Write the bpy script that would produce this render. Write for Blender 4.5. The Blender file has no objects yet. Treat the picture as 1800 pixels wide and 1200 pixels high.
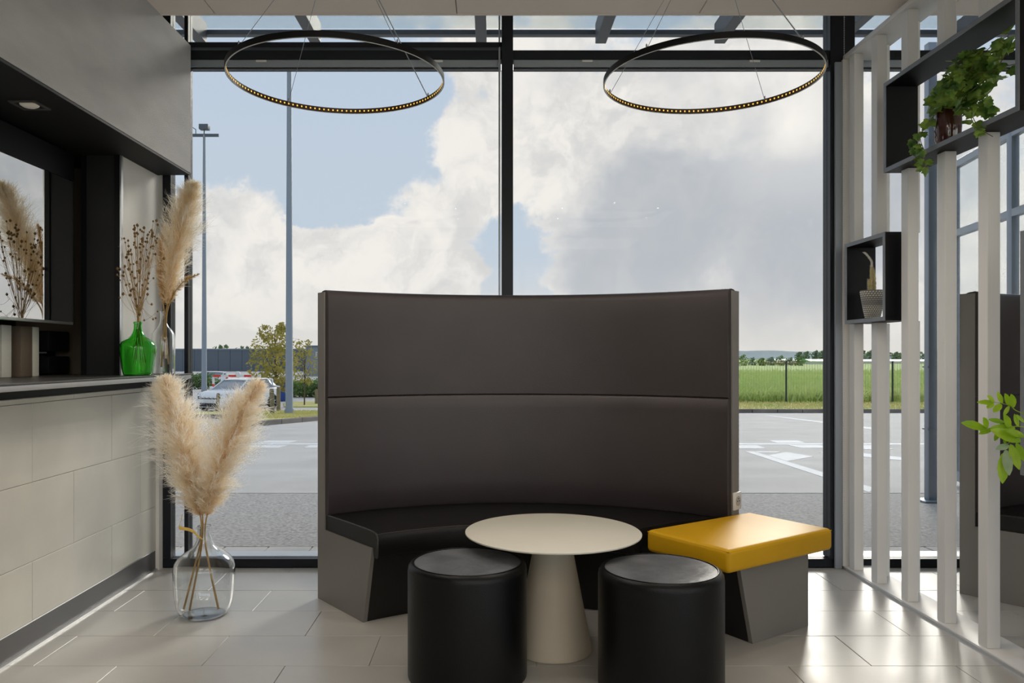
import bpy, bmesh, math, random
import numpy as np
from mathutils import Vector, Matrix

random.seed(7); rng = np.random.default_rng(7)
scene = bpy.context.scene
COL = scene.collection
R = math.radians
FPX, CXP, CYP, CAMH = 1369.0, 862.0, 626.0, 1.2     # focal length in pixels (1800 wide), principal point, eye height

# ------------------------------------------------------------------ camera
cam = bpy.data.cameras.new('camera'); camo = bpy.data.objects.new('camera', cam); COL.objects.link(camo)
cam.sensor_width = 36; cam.lens = 36 * FPX / 1800
cam.shift_x = (900 - CXP) / 1800; cam.shift_y = (CYP - 600) / 1800
cam.clip_start = .05; cam.clip_end = 4000
camo.location = (0, 0, CAMH); camo.rotation_euler = (R(90), 0, 0)
scene.camera = camo

# ------------------------------------------------------------------ sky
def sky_dir(x, y):
    return Vector(((x - CXP) / FPX, 1, (CYP - y) / FPX)).normalized()

world = bpy.data.worlds.new('sky'); scene.world = world; world.use_nodes = True
nt = world.node_tree; nt.nodes.clear(); N = nt.nodes; L = nt.links
def nd(t, **k):
    n = N.new(t)
    for a, b in k.items(): setattr(n, a, b)
    return n
def val(sock, x):
    if isinstance(x, (int, float)): sock.default_value = x
    elif isinstance(x, (tuple, list, Vector)): sock.default_value = tuple(x)
    else: L.new(x, sock)
def mth(op, a, b=0.0, c=None, clamp=False):
    n = nd('ShaderNodeMath', operation=op, use_clamp=clamp); val(n.inputs[0], a); val(n.inputs[1], b)
    if c is not None: val(n.inputs[2], c)
    return n.outputs[0]
def ramp(x, a, b, o0=0.0, o1=1.0):
    n = nd('ShaderNodeMapRange', interpolation_type='SMOOTHSTEP'); val(n.inputs[0], x)
    n.inputs[1].default_value = a; n.inputs[2].default_value = b; n.inputs[3].default_value = o0; n.inputs[4].default_value = o1
    return n.outputs[0]
def mixc(f, a, b):
    n = nd('ShaderNodeMix', data_type='RGBA'); val(n.inputs[0], f)
    for s, x in ((n.inputs[6], a), (n.inputs[7], b)):
        if isinstance(x, tuple): s.default_value = (*x, 1)
        else: L.new(x, s)
    return n.outputs[2]
tc = nd('ShaderNodeTexCoord'); D0 = tc.outputs['Generated']
def noise(vec, scale, detail=7, rough=.55, dist=0.0):
    n = nd('ShaderNodeTexNoise'); L.new(vec, n.inputs['Vector'])
    n.inputs['Scale'].default_value = scale; n.inputs['Detail'].default_value = detail
    n.inputs['Roughness'].default_value = rough; n.inputs['Distortion'].default_value = dist
    return n
warp = noise(D0, 7, 6, .6)
vm = nd('ShaderNodeVectorMath', operation='MULTIPLY_ADD'); L.new(warp.outputs['Color'], vm.inputs[0])
vm.inputs[1].default_value = (.17, .17, .17); 
vs = nd('ShaderNodeVectorMath', operation='SUBTRACT'); L.new(D0, vs.inputs[0]); vs.inputs[1].default_value = (.085, .085, .085)
L.new(vs.outputs[0], vm.inputs[2])
nrm = nd('ShaderNodeVectorMath', operation='NORMALIZE'); L.new(vm.outputs[0], nrm.inputs[0]); DW = nrm.outputs[0]
def blob(x, y, rpx, w, soft=.55, vec=None):
    d = nd('ShaderNodeVectorMath', operation='DOT_PRODUCT'); L.new(vec or DW, d.inputs[0]); d.inputs[1].default_value = sky_dir(x, y)
    a = math.atan(rpx / FPX)
    r = ramp(d.outputs['Value'], math.cos(a), math.cos(a * (1 - soft)))
    return mth('MULTIPLY', r, w)
def total(bl):
    s = bl[0]
    for b in bl[1:]: s = mth('ADD', s, b)
    return s
sep = nd('ShaderNodeSeparateXYZ'); L.new(D0, sep.inputs[0]); Z = sep.outputs['Z']
base = mixc(ramp(Z, -.02, .16), (.72, .70, .68), (.54, .62, .72))
base = mixc(ramp(Z, .16, .55), base, (.48, .58, .74))
n1 = mth('ADD', mth('MULTIPLY', noise(D0, 3.4, 9, .58, .25).outputs['Fac'], .62), mth('MULTIPLY', noise(D0, 11, 10, .62, .1).outputs['Fac'], .38))
B = total([blob(430, 440, 150, .75, .4), blob(540, 470, 110, .8, .4), blob(700, 490, 110, .75, .4), blob(790, 500, 70, .5, .4),
           blob(800, 330, 150, .45), blob(900, 220, 150, .55), blob(990, 250, 160, .6), blob(700, 365, 90, .35),
           blob(1240, 330, 330, .75), blob(1060, 430, 130, .45), blob(1400, 480, 220, .5), blob(1330, 190, 220, .45), blob(1640, 400, 300, .55),
           blob(480, 200, 260, -.42, .7), blob(640, 260, 170, -.3, .7), blob(930, 420, 70, -.25, .6), blob(930, 580, 500, .1)])
dens = ramp(mth('ADD', mth('MULTIPLY', mth('SUBTRACT', n1, .5), 4.2), B), .08, .46)
n2 = noise(D0, 5.5, 8, .6, .3).outputs['Fac']
G = total([blob(1280, 420, 240, .75, .8), blob(1120, 440, 170, .4, .7), blob(1420, 330, 220, .4, .9), blob(1010, 450, 80, .3, .7), blob(800, 360, 90, .2, .8), blob(1180, 250, 200, .25, .9),
           blob(500, 560, 150, .12, .9), blob(1650, 330, 200, .3, .9)])
grey = ramp(mth('ADD', mth('MULTIPLY', mth('SUBTRACT', n2, .5), 2.6), G), -.15, .95)
cloud = mixc(grey, (.90, .86, .82), (.49, .515, .56))
n3 = noise(DW, 15, 6, .62).outputs['Fac']
cloud = mixc(ramp(n3, .34, .60, .62, 0), cloud, (.57, .575, .59))
skyc = mixc(dens, base, cloud)
haze = ramp(Z, -.01, .11, .75, 0)
skyc = mixc(haze, skyc, (.76, .73, .69))
glow = mth('ADD', blob(1400, 190, 190, .30, 1.0, D0), blob(1410, 215, 70, .3, 1.0, D0))
skyc = mixc(mth('MULTIPLY', glow, .9, clamp=True), skyc, (1.05, 1.0, .94))
bg = nd('ShaderNodeBackground'); L.new(skyc, bg.inputs[0]); bg.inputs[1].default_value = 4.0
wo = nd('ShaderNodeOutputWorld'); L.new(bg.outputs[0], wo.inputs[0])

# sun, veiled by the cloud at the upper right
sl = bpy.data.lights.new('sun', 'SUN'); slo = bpy.data.objects.new('sun', sl); COL.objects.link(slo)
sl.energy = 6.5; sl.angle = R(14); sl.color = (1, .94, .85)
sdir = Vector((.46, 1, .52)); slo.rotation_euler = sdir.to_track_quat('Z', 'Y').to_euler()

scene.view_settings.view_transform = 'Standard'; scene.view_settings.look = 'None'
scene.view_settings.exposure = 0.0; scene.view_settings.gamma = 1; scene.view_settings.use_curve_mapping = False

# ================================================================== helpers
ORI = {}
def P(x, y, d):                                   # a pixel of the photograph at a known distance -> a place in the room
    return Vector(((x - CXP) * d / FPX, d, CAMH - (y - CYP) * d / FPX))

def setp(o, label=None, cat=None, group=None, kind=None):
    if label: o['label'] = label
    if cat: o['category'] = cat
    if group: o['group'] = group
    if kind: o['kind'] = kind
    return o
def thing(name, label, cat, loc=(0, 0, 0), group=None, kind=None, local=False):
    o = bpy.data.objects.new(name, None); COL.objects.link(o); o.empty_display_size = .05
    o.location = loc; ORI[o.name] = Vector((0, 0, 0)) if local else Vector(loc)
    return setp(o, label, cat, group, kind)
def copy_tree(o, parent=None):
    c = o.copy(); COL.objects.link(c); c.parent = parent
    for ch in list(o.children): copy_tree(ch, c)
    return c
def instance(src, name, parent, mat4):
    c = bpy.data.objects.new(name, src); COL.objects.link(c); c.parent = parent; c.matrix_local = mat4
    return c

class MB:
    def __init__(s): s.v = []; s.f = []
    def add(s, vs, fs):
        n = len(s.v); s.v += [tuple(p) for p in vs]; s.f += [tuple(i + n for i in f) for f in fs]; return s
    def box(s, x0, x1, y0, y1, z0, z1):
        x0, x1 = sorted((x0, x1)); y0, y1 = sorted((y0, y1)); z0, z1 = sorted((z0, z1))
        return s.hexa([(x0, y0, z0), (x1, y0, z0), (x1, y1, z0), (x0, y1, z0), (x0, y0, z1), (x1, y0, z1), (x1, y1, z1), (x0, y1, z1)])
    def hexa(s, p):
        return s.add(p, [(3, 2, 1, 0), (4, 5, 6, 7), (0, 1, 5, 4), (1, 2, 6, 5), (2, 3, 7, 6), (3, 0, 4, 7)])
    def slab(s, poly, lo, hi):                    # poly of (x,y,z); thickened in z
        n = len(poly)
        a = sum(poly[i][0] * poly[(i + 1) % n][1] - poly[(i + 1) % n][0] * poly[i][1] for i in range(n))
        if a < 0: poly = poly[::-1]
        vs = [(x, y, z + lo) for x, y, z in poly] + [(x, y, z + hi) for x, y, z in poly]
        return s.add(vs, [tuple(range(n))[::-1], tuple(range(n, 2 * n))] + [(i, (i + 1) % n, n + (i + 1) % n, n + i) for i in range(n)])
    def tube(s, pts, r, n=8, cap=True):
        pts = [Vector(p) for p in pts]; m = len(pts)
        rs = r if isinstance(r, (list, tuple)) else [r] * m
        t0 = (pts[1] - pts[0]).normalized(); u = t0.orthogonal().normalized(); rows = []
        for i, p in enumerate(pts):
            t = (pts[min(i + 1, m - 1)] - pts[max(i - 1, 0)]).normalized()
            u = (u - t * u.dot(t)); u = u.normalized() if u.length > 1e-6 else t.orthogonal().normalized()
            w = t.cross(u)
            rows.append([p + (u * math.cos(2 * math.pi * k / n) + w * math.sin(2 * math.pi * k / n)) * rs[i] for k in range(n)])
        fs = [(i * n + k, i * n + (k + 1) % n, (i + 1) * n + (k + 1) % n, (i + 1) * n + k) for i in range(m - 1) for k in range(n)]
        if cap: fs += [tuple(range(n))[::-1], tuple(range((m - 1) * n, m * n))]
        return s.add([p for r_ in rows for p in r_], fs)
    def lathe(s, c, prof, n=32, closed=False):    # prof: (r, z) from bottom to top on the outside
        vs = []; fs = []; m = len(prof)
        for r_, z in prof:
            for k in range(n):
                a = 2 * math.pi * k / n; vs.append((c[0] + r_ * math.cos(a), c[1] + r_ * math.sin(a), c[2] + z))
        for i in range(m - 1 if not closed else m):
            j = (i + 1) % m
            for k in range(n):
                k2 = (k + 1) % n; fs.append((i * n + k, i * n + k2, j * n + k2, j * n + k))
        if not closed:
            if prof[0][0] > 1e-5: fs.append(tuple(range(n))[::-1])
            if prof[-1][0] > 1e-5: fs.append(tuple(range((m - 1) * n, m * n)))
        return s.add(vs, fs)
    def arc(s, c, sec, a0, a1, n=40):             # a closed (r,z) section swept about c; a0, a1 numbers or functions of r
        m = len(sec); vs = []; fs = []
        for i in range(n + 1):
            t = i / n
            for r_, z in sec:
                b0 = a0(r_) if callable(a0) else a0; b1 = a1(r_) if callable(a1) else a1
                a = R(b0 + (b1 - b0) * t); vs.append((c[0] + r_ * math.sin(a), c[1] + r_ * math.cos(a), z))
        for i in range(n):
            for k in range(m):
                k2 = (k + 1) % m; fs.append((i * m + k, (i + 1) * m + k, (i + 1) * m + k2, i * m + k2))
        fs += [tuple(range(m)), tuple(range(n * m, (n + 1) * m))[::-1]]
        return s.add(vs, fs)
    def build(s, name, mat, parent=None, smooth=False, bevel=0, seg=2, origin=None, kind=None, label=None):
        o0 = ORI.get(parent.name, Vector((0, 0, 0))) if parent else Vector(origin or (0, 0, 0))
        me = bpy.data.meshes.new(name)
        me.from_pydata([(x - o0[0], y - o0[1], z - o0[2]) for x, y, z in s.v], [], s.f)
        bm = bmesh.new(); bm.from_mesh(me)
        bmesh.ops.remove_doubles(bm, verts=bm.verts, dist=1e-6)
        bmesh.ops.recalc_face_normals(bm, faces=bm.faces)
        if bevel:
            es = [e for e in bm.edges if len(e.link_faces) == 2 and e.calc_face_angle(0) > .5]
            bmesh.ops.bevel(bm, geom=es, offset=bevel, segments=seg, profile=.5, affect='EDGES', clamp_overlap=True)
        bm.to_mesh(me); bm.free()
        me.materials.append(mat)
        if smooth or (bevel and seg > 1):
            me.polygons.foreach_set('use_smooth', [True] * len(me.polygons))
            me.set_sharp_from_angle(angle=R(40))
        o = bpy.data.objects.new(name, me); COL.objects.link(o)
        if parent: o.parent = parent; ORI[o.name] = o0
        else: o.location = o0; ORI[o.name] = o0
        return setp(o, label=label, kind=kind)
def struct(o): o['kind'] = 'structure'; return o

# ------------------------------------------------------------------ materials
def pmat(name, col, rough=.5, metal=0, spec=.5, var=0, scale=6, bump=0, bscale=150, coat=0, col2=None, vscale=(1, 1, 1), trans=0, ior=1.45, emit=None, es=0, rvar=0):
    m = bpy.data.materials.new(name); m.use_nodes = True; t = m.node_tree; b = t.nodes['Principled BSDF']
    b.inputs['Base Color'].default_value = (*col, 1); b.inputs['Roughness'].default_value = rough
    b.inputs['Metallic'].default_value = metal; b.inputs['Specular IOR Level'].default_value = spec
    b.inputs['Coat Weight'].default_value = coat; b.inputs['Coat Roughness'].default_value = .1
    b.inputs['Transmission Weight'].default_value = trans; b.inputs['IOR'].default_value = ior
    if emit: b.inputs['Emission Color'].default_value = (*emit, 1); b.inputs['Emission Strength'].default_value = es
    if var or bump or rvar:
        tcn = t.nodes.new('ShaderNodeTexCoord'); mp = t.nodes.new('ShaderNodeMapping'); mp.inputs['Scale'].default_value = vscale
        t.links.new(tcn.outputs['Object'], mp.inputs[0])
    if var or rvar:
        n = t.nodes.new('ShaderNodeTexNoise'); n.inputs['Scale'].default_value = scale; n.inputs['Detail'].default_value = 6
        t.links.new(mp.outputs[0], n.inputs['Vector'])
    if var:
        mx = t.nodes.new('ShaderNodeMix'); mx.data_type = 'RGBA'
        c2 = col2 or tuple(max(0, c * (1 - var)) for c in col); c1 = col if col2 else tuple(min(1, c * (1 + var)) for c in col)
        mx.inputs[6].default_value = (*c2, 1); mx.inputs[7].default_value = (*c1, 1)
        cr = t.nodes.new('ShaderNodeMapRange'); cr.inputs[1].default_value = .3; cr.inputs[2].default_value = .7
        t.links.new(n.outputs['Fac'], cr.inputs[0]); t.links.new(cr.outputs[0], mx.inputs[0]); t.links.new(mx.outputs[2], b.inputs['Base Color'])
    if rvar:
        rr = t.nodes.new('ShaderNodeMapRange'); rr.inputs[1].default_value = .3; rr.inputs[2].default_value = .7
        rr.inputs[3].default_value = max(.02, rough - rvar); rr.inputs[4].default_value = rough + rvar
        t.links.new(n.outputs['Fac'], rr.inputs[0]); t.links.new(rr.outputs[0], b.inputs['Roughness'])
    if bump:
        n2_ = t.nodes.new('ShaderNodeTexNoise'); n2_.inputs['Scale'].default_value = bscale; n2_.inputs['Detail'].default_value = 3
        t.links.new(mp.outputs[0], n2_.inputs['Vector'])
        bp = t.nodes.new('ShaderNodeBump'); bp.inputs['Strength'].default_value = bump; bp.inputs['Distance'].default_value = .01
        t.links.new(n2_.outputs['Fac'], bp.inputs['Height']); t.links.new(bp.outputs[0], b.inputs['Normal'])
    return m

def pane_mat(name, f0=.012, tint=(.97, .985, .98), graze=.6):
    m = bpy.data.materials.new(name); m.use_nodes = True; t = m.node_tree; t.nodes.clear()
    tr = t.nodes.new('ShaderNodeBsdfTransparent'); tr.inputs[0].default_value = (*tint, 1)
    gl = t.nodes.new('ShaderNodeBsdfGlossy'); gl.inputs['Roughness'].default_value = 0.0
    lw = t.nodes.new('ShaderNodeLayerWeight'); lw.inputs[0].default_value = .5
    pw = t.nodes.new('ShaderNodeMath'); pw.operation = 'POWER'; pw.inputs[1].default_value = 5; t.links.new(lw.outputs['Facing'], pw.inputs[0])
    ma = t.nodes.new('ShaderNodeMath'); ma.operation = 'MULTIPLY_ADD'; ma.inputs[1].default_value = graze; ma.inputs[2].default_value = f0; t.links.new(pw.outputs[0], ma.inputs[0])
    mx = t.nodes.new('ShaderNodeMixShader'); ou = t.nodes.new('ShaderNodeOutputMaterial')
    t.links.new(ma.outputs[0], mx.inputs[0]); t.links.new(tr.outputs[0], mx.inputs[1]); t.links.new(gl.outputs[0], mx.inputs[2]); t.links.new(mx.outputs[0], ou.inputs[0])
    return m

def leaf_mat(name, c1, c2, trans=.35, rough=.45, scale=14, attr=False):
    m = bpy.data.materials.new(name); m.use_nodes = True; t = m.node_tree; b = t.nodes['Principled BSDF']
    b.inputs['Roughness'].default_value = rough
    ou = t.nodes['Material Output']; tl = t.nodes.new('ShaderNodeBsdfTranslucent'); mx = t.nodes.new('ShaderNodeMixShader'); mx.inputs[0].default_value = trans
    if attr:
        src = t.nodes.new('ShaderNodeVertexColor'); src.layer_name = 'Col'; out = src.outputs[0]
        b.inputs['Specular IOR Level'].default_value = .15
    else:
        g = t.nodes.new('ShaderNodeNewGeometry'); n = t.nodes.new('ShaderNodeTexNoise'); n.inputs['Scale'].default_value = scale
        t.links.new(g.outputs['Position'], n.inputs['Vector'])
        cm = t.nodes.new('ShaderNodeMix'); cm.data_type = 'RGBA'; cm.inputs[6].default_value = (*c1, 1); cm.inputs[7].default_value = (*c2, 1)
        rr = t.nodes.new('ShaderNodeMapRange'); rr.inputs[1].default_value = .35; rr.inputs[2].default_value = .65
        t.links.new(n.outputs['Fac'], rr.inputs[0]); t.links.new(rr.outputs[0], cm.inputs[0]); out = cm.outputs[2]
    t.links.new(out, b.inputs['Base Color']); t.links.new(out, tl.inputs[0])
    t.links.new(b.outputs[0], mx.inputs[1]); t.links.new(tl.outputs[0], mx.inputs[2]); t.links.new(mx.outputs[0], ou.inputs[0])
    return m

M = {}
M['white'] = pmat('white_paint', (.72, .71, .69), .45, var=.03, scale=3)
M['ceiling'] = pmat('ceiling_paint', (.76, .69, .62), .8, var=.03, scale=2)
M['soffit'] = pmat('grey_textured_wallcovering', (.44, .425, .42), .75, var=.08, scale=9, bump=.35, bscale=420, vscale=(1, .35, 1))
M['dark'] = pmat('charcoal_tone', (.014, .014, .015), .6, spec=.3, var=.1, scale=3)
M['jamb'] = pmat('dark_jamb_board', (.016, .0155, .0165), .55, spec=.3, var=.1, scale=2)
M['black'] = pmat('black_lacquer', (.003, .003, .004), .5, spec=.25)
M['alu_dark'] = pmat('anthracite_aluminium', (.010, .012, .017), .4, spec=.3)
M['alu_grey'] = pmat('grey_aluminium', (.30, .33, .37), .4, metal=.3)
M['alu'] = pmat('brushed_aluminium', (.62, .62, .62), .3, metal=.9)
M['sill'] = pmat('pale_sill_metal', (.62, .64, .64), .35, metal=.2)
M['plaster'] = pmat('pale_plaster', (.70, .685, .65), .7, var=.08, scale=3)
M['tan'] = pmat('tan_panel', (.16, .12, .085), .6, var=.1, scale=4)
M['cream'] = pmat('cream_panel', (.62, .60, .52), .5)
M['floor_tile'] = pmat('grey_porcelain_floor', (.43, .415, .385), .34, spec=.8, var=.12, scale=2.2, rvar=.05, bump=.03, bscale=60)
M['grout'] = pmat('grout', (.45, .435, .405), .7)
M['wall_tile'] = pmat('beige_porcelain_wall', (.54, .52, .46), .38, var=.09, scale=2.6, bump=.02, bscale=60)
M['skirt'] = pmat('dark_grey_skirting', (.075, .073, .073), .45, var=.05, scale=3)
M['counter'] = pmat('dark_worktop', (.055, .053, .05), .35, var=.2, scale=12)
M['counter_edge'] = pmat('grey_worktop_edge', (.30, .30, .31), .35, metal=.4, var=.05)
M['leather'] = pmat('dark_brown_leather', (.034, .0265, .027), .40, spec=.6, bump=.12, bscale=260, var=.12, scale=3)
M['leather_black'] = pmat('black_leather', (.006, .0055, .0055), .32, spec=.5, bump=.14, bscale=240)
M['laminate'] = pmat('grey_brown_laminate', (.20, .185, .17), .30, spec=.5, var=.04, scale=2)
M['yellow'] = pmat('mustard_leather', (.60, .33, .008), .46, spec=.28, bump=.08, bscale=260, var=.06, scale=4)
M['piping'] = pmat('leather_piping', (.03, .028, .028), .35)
M['table'] = pmat('off_white_table', (.70, .67, .58), .42, var=.03, scale=3)
M['table_leg'] = pmat('cream_table_pedestal', (.55, .48, .37), .45, var=.03, scale=3)
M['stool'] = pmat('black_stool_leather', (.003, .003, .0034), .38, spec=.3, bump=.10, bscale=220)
M['stool_top'] = pmat('stool_top_sheen', (.11, .115, .125), .5, spec=.8, bump=.25, bscale=35, var=.35, scale=9)  # window sheen on the black tops put into this grey-blue colour
M['plastic'] = pmat('white_plastic', (.72, .72, .70), .35)
M['plastic_grey'] = pmat('grey_plastic', (.42, .42, .41), .4)
M['screen'] = pmat('glossy_screen_glass', (.62, .63, .63), .015, metal=1.0)
M['led'] = pmat('amber_led', (.9, .6, .1), .4, emit=(1, .60, .10), es=1.1)
M['ring_in'] = pmat('led_strip_brown', (.06, .03, .015), .4)
M['ring_edge'] = pmat('ring_pale_diffuser', (.6, .6, .58), .3)
M['lamp'] = pmat('fill_panel_glow', (.9, .9, .88), .5, emit=(1, .88, .74), es=4.5)  # glow of the added fill panels overhead
M['spot'] = pmat('downlight_lens', (.45, .42, .36), .3, emit=(1, .9, .7), es=.12)
M['pane'] = pane_mat('sky_dimming_glass', .004, (.498, .502, .50))     # tint added to dim the strong sky outside, both faces
M['pane_clear'] = pane_mat('clear_glass', .02)
M['pane_canopy'] = pane_mat('canopy_sheet', .02, (.86, .88, .87), .12)
M['glass_clear'] = pmat('clear_bottle_glass', (.985, .995, .99), 0.0, trans=1, ior=1.45)
M['glass_green'] = pmat('green_bottle_glass', (.24, .78, .18), 0.0, trans=1, ior=1.45)
M['plume'] = leaf_mat('pampas_fibre', None, None, .58, .8, attr=True)
M['stalk'] = pmat('dry_stalk', (.42, .27, .10), .6, var=.2, scale=30)
M['pod'] = pmat('dry_seed_pod', (.20, .115, .035), .7, var=.35, scale=60)
M['ivy'] = leaf_mat('ivy_leaf', (.06, .17, .035), (.33, .48, .08), .35, .35, 20)
M['fern'] = leaf_mat('fern_leaf', (.26, .46, .015), (.42, .60, .03), .4)
M['fern_pale'] = leaf_mat('fern_underside', (.28, .40, .22), (.40, .50, .33), .3)
M['vine'] = pmat('vine_stem', (.16, .13, .05), .6)
M['pot_red'] = pmat('oxblood_glazed_pot', (.055, .012, .010), .06, coat=.6)
M['soil'] = pmat('potting_soil', (.03, .02, .015), .9)
M['cactus'] = pmat('straw_yellow_cactus', (.50, .42, .20), .7, var=.25, scale=40)
M['cactus_pale'] = pmat('pale_cactus_spines', (.74, .71, .62), .8)
M['asphalt'] = pmat('light_asphalt', (.57, .535, .49), .8, var=.10, scale=1.2, bump=.1, bscale=60)
M['apron'] = pmat('coarse_asphalt', (.44, .41, .38), .85, var=.4, scale=42, bump=.3, bscale=60)
M['paver'] = pmat('pale_paver', (.60, .57, .53), .8, var=.12, scale=7)
M['kerb'] = pmat('kerb_concrete', (.20, .18, .16), .85, var=.35, scale=1.2)
M['line'] = pmat('road_paint', (.80, .79, .76), .7, var=.06, scale=4)
M['grass'] = pmat('dry_grass_ground', (.66, .56, .24), .9, col2=(.42, .46, .12), var=1, scale=1.1)
M['blade'] = leaf_mat('grass_blade', (.66, .58, .26), (.46, .50, .16), .4, .7, .8)
M['field'] = pmat('field_soil', (.46, .56, .18), .9, var=.2, scale=.15)
M['crop'] = leaf_mat('crop_leaf', (.40, .56, .15), (.66, .72, .30), .4, .6, .2)
M['mast'] = pmat('galvanised_mast', (.27, .31, .36), .5, metal=.2)
M['floodlight'] = pmat('floodlight_housing', (.10, .12, .15), .5)
M['timber'] = pmat('weathered_timber', (.23, .19, .12), .8, var=.25, scale=9)
M['car_white'] = pmat('white_car_paint', (.80, .80, .80), .25, coat=.8)
M['car_glass'] = pmat('car_glass', (.22, .25, .28), .06, spec=.8)
M['tyre'] = pmat('tyre_rubber', (.015, .015, .016), .8)
M['rim'] = pmat('alloy_rim', (.5, .5, .51), .3, metal=.8)
M['trim_black'] = pmat('black_car_trim', (.02, .02, .022), .5)
M['red'] = pmat('red_paint', (.70, .05, .03), .5)
M['blue'] = pmat('blue_paint', (.03, .09, .35), .5)
M['sign_blue'] = pmat('blue_sign', (.05, .27, .60), .5)
M['clad'] = pmat('slate_grey_cladding', (.115, .145, .175), .6, var=.05, scale=.2)
M['clad2'] = pmat('pale_grey_cladding', (.22, .26, .31), .6)
M['tree_y'] = leaf_mat('yellow_green_foliage', (.30, .28, .05), (.48, .40, .10), .35, .7, 1.6)
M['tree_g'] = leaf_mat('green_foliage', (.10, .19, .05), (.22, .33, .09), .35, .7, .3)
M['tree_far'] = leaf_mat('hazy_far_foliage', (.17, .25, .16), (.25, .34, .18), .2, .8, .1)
M['bark'] = pmat('bark', (.12, .09, .06), .9)
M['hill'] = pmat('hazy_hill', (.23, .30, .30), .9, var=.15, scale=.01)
M['fence'] = pmat('dark_fence_post', (.035, .045, .05), .5)
M['wire'] = pmat('fence_wire', (.42, .46, .22), .5)
M['orange'] = pmat('terracotta_roof', (.55, .20, .09), .7)
M['tarp'] = pmat('green_roof', (.07, .50, .12), .5)
M['chain'] = pmat('bead_chain', (.55, .57, .6), .3, metal=.6)

# ================================================================== the setting
ZC, ZS = 2.939, 2.213          # ceiling height, soffit underside
WY = 4.42                      # inner face of the window wall
XW, XS = -1.88, -1.678         # counter front, soffit front
DC = 3.961                     # the ceiling stops here
XR = 5.6; YB = -5.0

# floor: slab plus single porcelain tiles
fl = struct(MB().box(-2.9, XR, YB, WY + .1, -.15, -.006).build('floor', M['grout']))
def tile_mesh(name, w, h, t, mat, gap=.003, bev=.0015):
    return MB().box(gap / 2, w - gap / 2, gap / 2, h - gap / 2, 0, t).build(name, mat, bevel=bev, seg=1)
TW, TD = .65, .325
k = 0
y = 3.02 - 7 * TD
rowi = -7
while y < WY - .02:
    off = -1.446 if rowi % 2 else -1.446 + TW / 2
    x = off - 3 * TW
    while x < XR:
        x0, x1 = max(x, XW + .002), min(x + TW, XR); y1 = min(y + TD, WY - .002)
        if x1 - x0 > .03 and y1 > y + .02 and x0 < 4.6:
            dz = random.uniform(-.0004, .0004)
            MB().box(x0 + .0012, x1 - .0012, y + .0012, y1 - .0012, -.006, dz).build('tile', M['floor_tile'], fl, bevel=.001, seg=1)
        x += TW
    y += TD; rowi += 1
MB().box(-1.878, XR, YB, 3.02 - 7 * TD - .001, -.006, 0).build('floor_field', M['floor_tile'], fl)

# ceiling in broad panels with an upstand at its edge
ce = struct(MB().box(-2.9, XR, YB, DC - .004, ZC + .02, ZC + .12).build('ceiling', M['ceiling']))
xs = [-2.9, -1.4, -.17, 1.06, 2.29, 3.52, XR]
for a, b in zip(xs, xs[1:]):
    MB().box(a + .002, b - .002, YB, DC, ZC, ZC + .02).build('ceiling_panel', M['ceiling'], ce, bevel=.002, seg=1)
MB().box(-2.9, XR, DC - .004, DC + .012, ZC - .002, 3.34).build('fascia', M['ceiling'], ce)
MB().box(-2.9, XR, DC, WY + .12, 3.30, 3.4).build('head_board', M['ceiling'], ce)

# side and back walls (out of view, they close the room); back and right glazing added to brighten it
struct(MB().box(-2.95, -2.8, YB, WY + .1, -.1, 3.4).build('wall_outer', M['tan']))
wb = struct(MB().box(-2.9, XR, YB - .15, YB, -.1, 1.6).build('wall_back', M['white']))
MB().box(-2.9, XR, YB - .15, YB, 2.80, 3.4).build('lintel', M['white'], wb)
MB().box(-2.9, XR, YB - .07, YB - .06, 1.6, 2.80).build('pane', M['pane_clear'], wb)
for x in np.linspace(-2.7, XR - .1, 6): MB().box(x - .04, x + .04, YB - .12, YB - .02, 1.6, 2.80).build('mullion', M['alu_grey'], wb)
wr = struct(MB().box(XR, XR + .15, YB, WY + .1, -.1, .8).build('wall_right', M['white']))
MB().box(XR, XR + .15, YB, WY + .1, 2.80, 3.4).build('lintel', M['white'], wr)
MB().box(XR, XR + .15, 1.0, WY + .1, .8, 2.80).build('light_blocking_bay', M['white'], wr)  # unseen bay closed to keep side light off the second bench
MB().box(XR + .06, XR + .07, YB, 1.0, .8, 2.80).build('pane', M['pane_clear'], wr)
for y in np.linspace(YB + .05, .95, 4): MB().box(XR + .02, XR + .12, y - .04, y + .04, .8, 2.80).build('mullion', M['alu_grey'], wr)
# unseen fill panels added further back to brighten the room
for i, (x, y) in enumerate([(-.7, -.9), (1.6, -.9), (3.9, -.9), (-.7, -3.0), (1.6, -3.0), (3.9, -3.0)]):
    t = thing('fill_panel', 'square fill panel added overhead, unseen, behind the seating area', 'fill light', (x, y, ZC), 'added fill panels')
    MB().box(x - .62, x + .62, y - .62, y + .62, ZC - .02, ZC - .001).build('frame', M['alu'], t, bevel=.003)
    MB().box(x - .58, x + .58, y - .58, y + .58, ZC - .024, ZC - .0195).build('fill_emitter', M['lamp'], t)

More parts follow.
